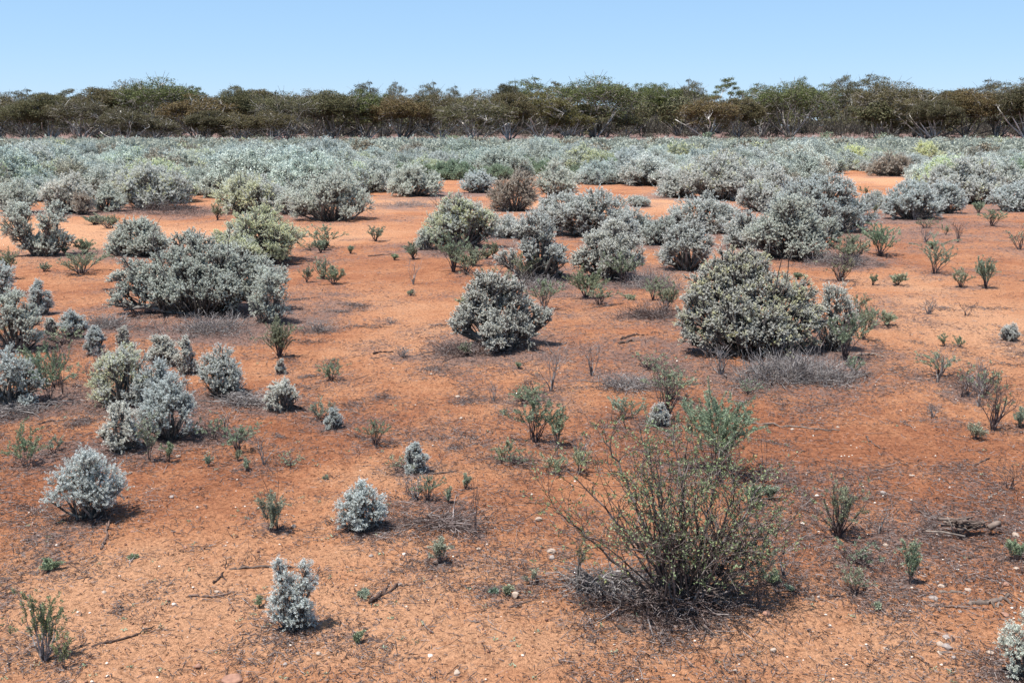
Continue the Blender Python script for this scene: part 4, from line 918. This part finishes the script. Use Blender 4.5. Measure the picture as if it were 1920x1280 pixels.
# ------------------------------------------------------------------ trees
def gum(rng, H, Wc, lobes=26, leaf=.155, nleaf=50000, crown0=.46, flat=.66, stems=9, gap=.0, low=.3):
    fo, tr = MB(), MB(); L = []
    for i in range(lobes):
        a = 2 * math.pi * i * .618 + rng.uniform(-.3, .3); rf = math.sqrt((i + .4) / lobes) * .88
        r = Wc * rng.uniform(.08, .145); top = H * (1 - .46 * rf ** 2.2) * rng.uniform(.88, 1.0)
        L.append((Wc / 2 * rf * math.cos(a), Wc / 2 * rf * math.sin(a), top - r * flat, r, flat))
        for _k in range(3 if rng.random() > gap else 0):
            L.append((Wc / 2 * rf * math.cos(a) * .95 + rng.normal() * .3, Wc / 2 * rf * math.sin(a) * .95, H * rng.uniform(crown0 + .05, .74), r * .9, flat * 1.2))
    for i in range(int(lobes * low * 2.5)):
        a = rng.uniform(0, 6.28); q = Wc * rng.uniform(.25, .44); L.append((q * math.cos(a), q * math.sin(a), H * rng.uniform(crown0 - .20, .62), Wc * rng.uniform(.05, .095), .9))
    L = np.array(L); k = len(L); nn = nleaf; idx = rng.choice(k, nn, p=L[:, 3] ** 2 / (L[:, 3] ** 2).sum())
    # sprays: leaves grouped into small hanging tufts
    nt_ = nn // 9; ti = rng.choice(k, nt_, p=L[:, 3] ** 2 / (L[:, 3] ** 2).sum())
    d = unit(rng.normal(size=(nt_, 3))); d[:, 2] = np.abs(d[:, 2]) * np.where(rng.random(nt_) < .7, 1, -1)
    c = L[ti, :3] + d * (L[ti, 3] * rng.uniform(.66, 1.05, nt_))[:, None] * np.stack([np.ones(nt_), np.ones(nt_), L[ti, 4]], 1)
    P = np.repeat(c, 9, 0) + rng.normal(size=(nt_ * 9, 3)) * np.array([.13, .13, .09]); n = len(P)
    fo.leaves(P, rng.normal(size=(n, 3)) * np.array([1, 1, .6]) + np.array([0, 0, -.5]), leaf * rng.uniform(.6, 1.4, n), leaf * rng.uniform(.32, .5, n), rng,
              np.clip(rng.random(n) * .6 + np.repeat(rng.random(nt_), 9) * .4, 0, 1), (rng.random(n) < .12) * .6)
    # stems
    ends = []
    for i in range(stems):
        a = 2 * math.pi * (i + rng.uniform(-.3, .3)) / stems; lean = rng.uniform(.10, .95); p = np.array([math.cos(a) * .12, math.sin(a) * .12, -.15]); d = unit(np.array([math.cos(a) * lean, math.sin(a) * lean, 1.0]))
        LL = H * rng.uniform(.55, .75); n = 7; r0 = rng.uniform(.05, .105); pale = rng.random() ** .6
        pts_ = [p]
        for s_ in range(n):
            d = unit(d + rng.normal(size=3) * .13 + np.array([0, 0, .03])); p = p + d * LL / n; pts_.append(p)
            if s_ >= 3: ends.append((p, r0 * (1 - .1 * s_), pale))
        pts_ = np.array(pts_); rr = np.linspace(r0, r0 * .4, n + 1)
        tr.tube(pts_, rr, 6, pale)
    E = np.array([e[0] for e in ends])
    for j in range(k):
        q = L[j, :3]; dd = np.linalg.norm((E - q) * np.array([1, 1, 1.0]), axis=1) + np.maximum(E[:, 2] - q[2], 0) * 4; b = int(np.argmin(dd)); e, r_, pale = ends[b]
        mid = (e + q) / 2 + rng.normal(size=3) * .15; tr.segs([e, mid], [mid, q], [r_ * .5, r_ * .35], [r_ * .35, .035], rng, 4, pale)
        for _ in range(5):
            t = q + rng.normal(size=3) * L[j, 3] * .6; tr.segs([(mid + q) / 2], [t], .025, .012, rng, 3, rng.random() * .7)
    return fo, tr
TP = []
np.random.seed(1)
specs = [(7.2, 7.5, dict(lobes=30, stems=11, nleaf=19000)), (6.6, 6.2, dict(lobes=24, stems=9)), (7.0, 8.2, dict(lobes=32, stems=12, crown0=.55, nleaf=19000)), (6.2, 5.4, dict(lobes=20, stems=8, crown0=.48, nleaf=16000)),
         (7.0, 6.4, dict(lobes=24, stems=9, crown0=.42, low=.3, nleaf=19000)), (6.8, 7.4, dict(lobes=26, stems=11, crown0=.5)), (8.0, 6.4, dict(lobes=22, stems=6, gap=.85, low=.1, nleaf=7500, crown0=.6, flat=.42)),
         (8.0, 5.0, dict(lobes=15, stems=5, gap=.9, low=.0, nleaf=5000, crown0=.65, flat=.4)), (5.6, 5.6, dict(lobes=22, stems=11, crown0=.38, low=.3, nleaf=16000))]
for i, (H, Wc, kw) in enumerate(specs):
    fo, tr = gum(np.random.default_rng(900 + i), H, Wc, **kw)
    TP.append((H, Wc, fo.mesh('crown', [M_GUM]), tr.mesh('trunk', [M_BARK]), fo, tr))
TCOL = {'o': (1.0, 1.0, 1.0, 1), 'g': (.95, 1.15, .85, 1), 'b': (1.06, .95, .95, 1), 'r': (1.25, .98, .90, 1), 'd': (.72, .72, .8, 1), 'y': (1.15, 1.08, .80, 1), 'k': (.85, .8, .85, 1)}
KW = {'o': 'olive', 'g': 'fresh green', 'b': 'brown-green', 'r': 'rusty brown', 'd': 'dark', 'y': 'yellowish green', 'k': 'dusky'}
def tree(pi, px, base_py, top_py, wpx, tint, label, group='gum trees along the far side of the plain'):
    y = CAMH * F / (base_py - HOR); x = (px - 960) / F * y; H, Wc, cm, tm, _, _ = TP[pi]
    hh = CAMH + (HOR - top_py) * y / F; sx = wpx * y / F / Wc; sz = hh / H
    e = thing('gum_tree', (x, y, 0), label, 'tree', group); rz = (px * 1.7) % 6.28
    e.scale = (sx, sx, sz); e.rotation_euler = (0, 0, rz)
    for nm, me in (('trunk', tm), ('crown', cm)):
        o = bpy.data.objects.new(nm, me); col.objects.link(o); o.parent = e
        if nm == 'crown': o.color = TCOL[tint]
T = [  # prototype, px, base, top, width, tint, label
 (3, 15, 262, 172, 110, 'b', 'brown-green tree cut by the left edge'), (5, 72, 263, 186, 100, 'o', 'dark-stemmed olive tree, second from the left edge'), (1, 112, 263, 172, 110, 'o', 'flat-topped tree with thin upper crown near the left edge'),
 (0, 170, 266, 178, 120, 'k', 'dusky tree with a white trunk, left part of the tree line'), (1, 215, 264, 162, 120, 'b', 'brown-topped tree left of the tallest left-hand tree'), (4, 250, 269, 200, 100, 'k', 'low dusky tree standing forward below the tallest left-hand tree'),
 (2, 318, 264, 144, 170, 'g', 'tallest left-hand tree with a broad green dome'), (8, 300, 268, 215, 110, 'k', 'low bushy tree in front of the tallest left-hand tree'), (3, 388, 265, 178, 140, 'r', 'rusty brown round tree right of the tallest left-hand tree'),
 (1, 405, 266, 205, 90, 'k', 'low pale-stemmed tree below the rusty round one'), (5, 462, 264, 162, 110, 'o', 'dark green round-topped tree right of the sky notch, left'), (8, 460, 266, 210, 100, 'b', 'low leaning-stemmed tree below the dark round-topped one'), (2, 545, 265, 170, 130, 'o', 'olive tree between the round-topped tree and the pale-stemmed one'),
 (4, 520, 266, 205, 90, 'b', 'low brownish tree in the left middle of the line'), (5, 632, 262, 170, 140, 'o', 'dark tree with pale forked trunk, left of the middle'), (0, 600, 261, 180, 100, 'd', 'dark tree behind the pale forked trunk'), (3, 690, 262, 168, 100, 'g', 'green tree left of the maroon one'),
 (5, 760, 262, 178, 150, 'r', 'maroon-brown round tree left of the middle'), (2, 725, 261, 175, 90, 'g', 'yellow-green crown behind the maroon-brown tree'), (0, 890, 270, 180, 150, 'o', 'forward-standing tree with a short thick black trunk, middle'), (4, 830, 262, 172, 90, 'b', 'brownish tree just left of the black-trunked one'),
 (1, 955, 262, 172, 100, 'b', 'tree just right of the black-trunked one'), (4, 1010, 260, 168, 130, 'y', 'bushy ochre-green tree low to the ground, middle'), (2, 1112, 257, 142, 175, 'g', 'great spreading domed tree with pale fan of trunks, right of the middle'), (8, 1065, 260, 205, 100, 'y', 'low ochre bush-like tree left of the great domed one'),
 (5, 1205, 246, 158, 110, 'g', 'green tree with bare white limbs right of the great domed one'), (1, 1268, 247, 165, 110, 'g', 'green tree with leaning pale trunks, right of the middle'), (3, 1320, 259, 182, 120, 'r', 'rusty low-crowned tree with a dark bush at its foot'), (1, 1372, 258, 182, 100, 'b', 'brown-green tree with a white trunk beside the rusty one'),
 (2, 1470, 257, 152, 150, 'g', 'wide green tree with leaning pale-lit trunks, right part of the line'), (0, 1420, 256, 172, 110, 'o', 'olive tree left of the wide leaning-trunked one'), (3, 1540, 247, 160, 110, 'g', 'green tree right of the wide leaning-trunked one'), (4, 1590, 246, 180, 120, 'k', 'shaded tree below the gap of sky on the right'),
 (2, 1655, 258, 152, 170, 'b', 'broad brown domed tree, right part of the line'), (0, 1720, 259, 168, 140, 'b', 'brown tree right of the broad domed one'), (5, 1622, 250, 190, 120, 'r', 'low reddish brown tree behind the broad domed one'), (1, 1735, 260, 185, 100, 'k', 'dusky tree with thin straight stems on the right'),
 (5, 1795, 259, 166, 140, 'r', 'reddish brown tree near the right edge'), (0, 1850, 259, 160, 120, 'b', 'brown tree with many thin stems near the right edge'), (1, 1905, 260, 158, 120, 'k', 'dusky tree cut by the right edge'), (3, 1935, 259, 170, 110, 'b', 'brown tree half outside the right edge')]
for t in T: tree(*t)
TB = [(6, 62, 255, 168, 90, 'd', 'thin high crown rising behind the left edge trees'), (7, 158, 254, 166, 80, 'o', 'small high crown behind the white-trunked tree'), (0, 270, 255, 150, 110, 'b', 'brown crown just left of the tallest left-hand dome'), (7, 382, 256, 160, 50, 'g', 'little round crown right of the tallest left-hand dome'), (1, 500, 254, 166, 110, 'b', 'brown crown behind the left middle trees'),
 (0, 590, 254, 168, 120, 'b', 'brown crown behind the pale forked trunk'), (6, 690, 252, 154, 70, 'd', 'thin tufted crown rising left of the middle'), (6, 748, 250, 155, 50, 'o', 'tiny lone treetop against the sky left of the middle'), (6, 808, 252, 155, 60, 'o', 'flat tufted treetop above the maroon-brown tree'), (6, 852, 250, 162, 40, 'o', 'tiniest treetop against the sky'),
 (0, 900, 253, 168, 120, 'b', 'brown crown behind the black-trunked tree'), (6, 985, 250, 147, 110, 'g', 'airy crown with sky gaps left of the great domed tree'), (7, 1040, 250, 152, 60, 'o', 'airy treetop touching the great domed tree'), (1, 950, 252, 156, 60, 'd', 'narrow crown left of the airy one'), (6, 1290, 250, 150, 60, 'o', 'small airy treetop right of the middle'),
 (7, 1352, 248, 145, 70, 'g', 'forked airy treetop standing high right of the middle'), (0, 1235, 247, 157, 90, 'g', 'green crown behind the white-limbed tree'), (6, 1415, 250, 157, 80, 'g', 'airy crown left of the wide leaning-trunked tree'), (3, 1487, 250, 147, 60, 'g', 'round treetop above the wide leaning-trunked tree'),
 (6, 1562, 249, 142, 70, 'o', 'umbrella crown left of the sky gap on the right'), (6, 1618, 249, 140, 90, 'o', 'umbrella crown right of the sky gap on the right'), (7, 1580, 249, 170, 60, 'd', 'lower airy crown under the sky gap on the right'), (1, 1765, 252, 167, 110, 'd', 'dark crown in the dip of the skyline on the right'),
 (6, 1840, 250, 150, 90, 'd', 'airy crown near the right edge'), (6, 1905, 250, 140, 90, 'o', 'highest airy crown at the right edge')]
for t in TB: tree(*t, 'airy gum trees rising behind the front row')
# the wood behind, as one mass
rng = np.random.default_rng(12); fw = MB()
for i in range(340):
    y = rng.uniform(138, 330); x = rng.uniform(-.66, .66) * y; p = TP[rng.integers(0, 6)]; s_ = rng.uniform(.75, 1.0) * (1 + (y - 150) / 520)
    zk = 1.0 if i % 2 else .62; rz = rng.uniform(0, 6.28); c, q = math.cos(rz), math.sin(rz)
    for src, mt, fr in ((p[4], 0, .07), (p[5], 1, 1)):
        V = np.concatenate(src.V); Fc = np.concatenate(src.F); A = np.concatenate(src.A); B = np.concatenate(src.B)
        V = np.stack([(V[:, 0] * c - V[:, 1] * q) * s_ + x, (V[:, 0] * q + V[:, 1] * c) * s_ + y, V[:, 2] * s_ * zk], 1)
        if mt == 0:
            k = rng.permutation(len(Fc))[:int(len(Fc) * fr)]; Q = V.reshape(-1, 4, 3)[k]; cc = Q.mean(1, keepdims=True); Q = (cc + (Q - cc) * 3.2).reshape(-1, 3)
            fw.add(Q, np.arange(len(Q)).reshape(-1, 4), np.clip(A[k] - .1, 0, 1), B[k], 0)
        else:
            nk = int(len(Fc) * .35); vm = int(Fc[:nk].max()) + 1; fw.add(V[:vm], Fc[:nk], A[:nk] * .6, 0.0, 1)
tag(fw.build('far_woodland', [M_GUM, M_BARK]), 'far woodland of dark gum trees behind the front row of trees', 'woodland', None, 'stuff')
# low understorey scrub among the trunks
us = MB(); M_UNDER = foliage_mat('undergrowth_leaf', [(.045, .04, .032), (.09, .08, .062), (.16, .145, .12)], (.2, .2, .12))
for i in range(1300):
    y = 126 + 160 * rng.random() ** .8; x = rng.uniform(-.62, .62) * y; V, Fc, A, B = LOW[rng.integers(5)]; k = rng.permutation(len(Fc))[:170]
    Q = V.reshape(-1, 4, 3)[k]; cc = Q.mean(1, keepdims=True); Q = (cc + (Q - cc) * rng.uniform(1.6, 2.2)).reshape(-1, 3); s_ = rng.uniform(.6, 1.3); h_ = rng.uniform(.5, 1.1) + (y > 150) * rng.uniform(.5, 3.2)
    us.add(Q * np.array([s_, s_, s_ * h_]) + np.array([x, y, 0]), np.arange(len(Q)).reshape(-1, 4), A[k], B[k], 0 if y > 135 or rng.random() < .6 else 1)
tag(us.build('undergrowth', [M_UNDER, M_GREEN]), 'patchy dull undergrowth between the trunks of the trees', 'undergrowth', None, 'stuff')

# ------------------------------------------------------------------ ground
LIGHT = [  # px, py, half width, half height, strength: pale bare sand (+) and dark crust (-)
 (200, 450, 330, 28, .45), (60, 430, 150, 22, .35), (640, 440, 150, 22, .25), (720, 385, 90, 18, .35), (1150, 385, 180, 16, .4), (1240, 378, 70, 9, .3), (1640, 338, 90, 9, .45), (1810, 610, 260, 60, .3), (1700, 530, 140, 26, .35), (1900, 620, 160, 60, .3),
 (820, 640, 180, 70, .25), (640, 560, 130, 40, .15), (1000, 730, 200, 60, .2), (500, 900, 300, 70, -0.01), (400, 1100, 500, 140, .30), (150, 1150, 260, 140, .3), (760, 1180, 420, 120, .28), (1500, 1210, 420, 110, .30), (740, 890, 130, 30, .35), (1340, 1120, 90, 70, .25),
 (1750, 430, 220, 40, -0.08), (1800, 480, 220, 30, -0.03), (1500, 800, 420, 80, -0.07), (1700, 900, 320, 110, -0.10), (1150, 850, 380, 90, -0.10), (700, 790, 280, 60, -0.08), (150, 600, 160, 60, -0.07), (250, 880, 300, 40, -0.03), (1800, 1060, 200, 60, -0.10), (100, 850, 120, 50, -0.07), (1000, 470, 400, 60, -0.03), (450, 560, 200, 60, -0.03), (560, 650, 120, 40, -0.05)]
LIT2 = [(1500, 810, 420, 90, .12), (1050, 860, 400, 110, .2), (700, 480, 260, 50, .08), (1780, 440, 260, 50, .35), (850, 375, 120, 14, .4), (1700, 950, 300, 120, .15), (600, 840, 400, 100, .12), (1150, 700, 200, 40, .2), (1200, 590, 200, 50, .3), (300, 900, 300, 60, .1), (80, 860, 110, 70, .3), (880, 960, 160, 70, .25), (1200, 1180, 200, 60, .2), (1800, 1100, 200, 80, .15)]
def blobs(x, y, L):
    dep = y * math.cos(PITCH) + CAMH * math.sin(PITCH); py = 640 - F * (y * math.sin(PITCH) - CAMH * math.cos(PITCH)) / dep; px = 960 + F * x / dep; v = 0
    for bx, by, bw, bh, s_ in L:
        # ellipse laid on the ground in metres
        c = G(bx, by); m_ = mpp(c); n_ = G(bx, min(by + bh, 1400)); f_ = G(bx, max(by - bh, HOR + 12)); rx = bw * m_; ry = (f_[1] - n_[1]) / 2; cy = (f_[1] + n_[1]) / 2
        cy = .5 * (cy + c[1]); ry = max(ry, .15)
        v = v + s_ * np.exp(-(((x - c[0]) / rx) ** 2 + ((y - cy) / ry) ** 2) ** 1.3)
    return v
def litter_at(x, y):
    v = .24 + .9 * fbm(x / .9, y / .9, 41, 3) + .9 * fbm(x / .28, y / .28, 47, 2) + blobs(x, y, LIT2)
    for lx, ly, r, a in LITTER:
        v = v + a * np.exp(-(((x - lx) ** 2 + (y - ly) ** 2) / (r * r)) ** 1.2)
    return v
ys = np.concatenate([np.linspace(-60, 1.6, 24)[:-1], np.arange(1.6, 5, .018), np.arange(5, 9, .03), np.arange(9, 16, .07), np.arange(16, 40, .25), np.arange(40, 130, 2), np.geomspace(130, 5000, 26)])
xp = np.concatenate([np.arange(0, 2.6, .018), np.arange(2.6, 6, .05), np.arange(6, 20, .3), np.arange(20, 90, 2.5), np.geomspace(90, 4000, 24)])
xs = np.concatenate([-xp[:0:-1], xp]); X, Y = np.meshgrid(xs, ys)
Z = gz(X, Y); fine = np.clip(1 - (np.hypot(X, Y) - 4) / 8, 0, 1)
Z = Z + fine * (.013 * fbm(X / .09, Y / .09, 71, 3) + .008 * np.maximum(0, fbm(X / .035, Y / .035, 77, 2)) * 2)
Z = np.where(np.hypot(X, Y) > 150, 0, Z)
nx, ny = len(xs), len(ys); I = np.arange(nx * ny).reshape(ny, nx)
Fq = np.stack([I[:-1, :-1], I[:-1, 1:], I[1:, 1:], I[1:, :-1]], -1).reshape(-1, 4)
gm = MB(); gm.add(np.stack([X, Y, Z], -1).reshape(-1, 3), Fq, .5); gme = gm.mesh('ground', [M_GROUND])
lit = litter_at(X, Y); lit = lit + .14 * np.clip((Y - 5) / 5, 0, 1); lit = np.where(Y > 84, lit + 1.6, lit)  # far ground dulled: leaf litter, with shade under the trees put into its colour
tn = .58 + .32 * fbm(X / 2.3, Y / 2.3, 61, 3) + blobs(X, Y, LIGHT)
for nm, v in (('litter', lit), ('tone', np.where(Y > 84, 0, tn))):
    a = gme.attributes.new(nm, 'FLOAT', 'POINT'); a.data.foreach_set('value', np.clip(v, 0, 2.5).astype(np.float32).ravel())
gme.polygons.foreach_set('use_smooth', np.ones(len(gme.polygons), bool))
go = bpy.data.objects.new('ground', gme); col.objects.link(go); go['kind'] = 'structure'
go['label'] = 'red-orange sandy plain with darker crust and litter patches'

# ------------------------------------------------------------------ litter, pebbles and ground cover on the sand
def sample(n, rng, y0=2.3, y1=13, pw=1.0):
    """points over the visible ground, thinning with distance"""
    u = rng.random(n); y = 1 / (1 / y0 + u * (1 / y1 - 1 / y0)) ; x = rng.uniform(-.62, .62, n) * (y + .6); return x, y
rng = np.random.default_rng(99)
x, y = sample(420000, rng, 2.3, 20); l = litter_at(x, y); ok = rng.random(len(x)) < np.clip((l - .10) * 1.3, .06, 1) * np.where(rng.random(len(x)) < .75, 1, 0); x, y = x[ok], y[ok]
cx_, cy_ = sample(420, rng, 2.4, 14); wt = np.clip(litter_at(cx_, cy_) + .45, .15, 1.4); x2 = []; y2 = []
for a_, b_, w_ in zip(cx_, cy_, wt):
    k_ = int(150 * w_); th_ = rng.uniform(0, 3.14); u1 = rng.normal(size=k_) * rng.uniform(.03, .16); u2 = rng.normal(size=k_) * rng.uniform(.015, .07)
    x2.append(a_ + u1 * math.cos(th_) - u2 * math.sin(th_)); y2.append(b_ + u1 * math.sin(th_) + u2 * math.cos(th_))
x = np.concatenate([x] + x2); y = np.concatenate([y] + y2); ok = rng.random(len(x)) < np.interp(y, [2.3, 3.2, 5], [.36, .50, 1]); x, y = x[ok], y[ok]; n = len(x); print('litter twigs', n)
z = gz(x, y); a = rng.uniform(0, 6.28, n); Ln = rng.uniform(.003, .013, n) * (1 + 3.0 * (rng.random(n) < .05)) * (1 + y * .05); tilt = rng.normal(size=n) * .18
D = np.stack([np.cos(a), np.sin(a), tilt], 1); C = np.stack([x, y, z + .004 + rng.random(n) * .005], 1); K = np.stack([np.sin(a), -np.cos(a), tilt * 0], 1) * (rng.normal(size=n) * .16 * Ln)[:, None]
r_ = rng.uniform(.0005, .0012, n) * (1 + y * .07)
tl = MB(); rv = rng.random(n); tl.segs(C - D * Ln[:, None], C + K, r_, r_, rng, 3, rv); tl.segs(C + K, C + D * Ln[:, None], r_, r_ * .7, rng, 3, rv)
tag(tl.build('twig_litter', M_LITTER), 'scattered fine dead twigs and bark bits littering the sand', 'litter', None, 'stuff')
# flat dead leaf flakes
x, y = sample(60000, rng); l = litter_at(x, y); ok = rng.random(len(x)) < np.clip((l - .05) * .9, .05, 1); x, y = x[ok], y[ok]; n = len(x); z = gz(x, y)
lf = MB(); lf.leaves(np.stack([x, y, z + .003], 1), np.stack([rng.normal(size=n), rng.normal(size=n), np.abs(rng.normal(size=n)) * .25], 1), rng.uniform(.005, .012, n) * (1 + y * .06), rng.uniform(.003, .006, n) * (1 + y * .06), rng)
tag(lf.build('leaf_litter', M_LITTER), 'tiny dead leaf flakes strewn over the sand', 'litter', None, 'stuff')
# clods, droppings and pebbles
x, y = sample(15000, rng, 2.3, 12); n = len(x); s_ = rng.uniform(.0014, .0042, n) * (1 + .9 * (rng.random(n) < .06)); z = gz(x, y); wh = rng.random(n) < np.where(x > .4, .07, .03); s_ = s_ * np.where(wh, 1.6, 1)
V = ICO1[None] * s_[:, None, None] * np.stack([np.ones(n), rng.uniform(.7, 1, n), rng.uniform(.5, .8, n)], 1)[:, None, :] * rng.uniform(.8, 1.15, (n, len(ICO1), 1)) + np.stack([x, y, z + s_ * .5], 1)[:, None]
Fc = (ICOF1[None] + (np.arange(n) * len(ICO1))[:, None, None]).reshape(-1, 4)
pb = MB(); pv = rng.random(n) ** 1.1 * .8; pv = np.where(wh, 1.0, pv); pb.add(V.reshape(-1, 3), Fc, np.repeat(pv, len(ICOF1)))
tag(pb.build('pebbles', M_PEB), 'tiny pebbles and clods of soil on the sand', 'pebbles', None, 'stuff')
# tiny ground-hugging green sprouts
x, y = sample(520, rng, 2.4, 9); ok = rng.random(len(x)) < np.where(x < .2, .8, .35); x, y = x[ok], y[ok]; n = len(x); z = gz(x, y); q = 9
P = np.repeat(np.stack([x, y, z + .004], 1), q, 0) + rng.normal(size=(n * q, 3)) * np.array([.006, .006, .001]); sp_ = MB()
sp_.leaves(P, np.stack([rng.normal(size=n * q), rng.normal(size=n * q), np.abs(rng.normal(size=n * q)) * .5 + .1], 1), rng.uniform(.006, .014, n * q), rng.uniform(.003, .006, n * q), rng)
tag(sp_.build('ground_cover', M_GREEN), 'tiny flat green weeds dotted over the sand', 'ground cover', None, 'stuff')
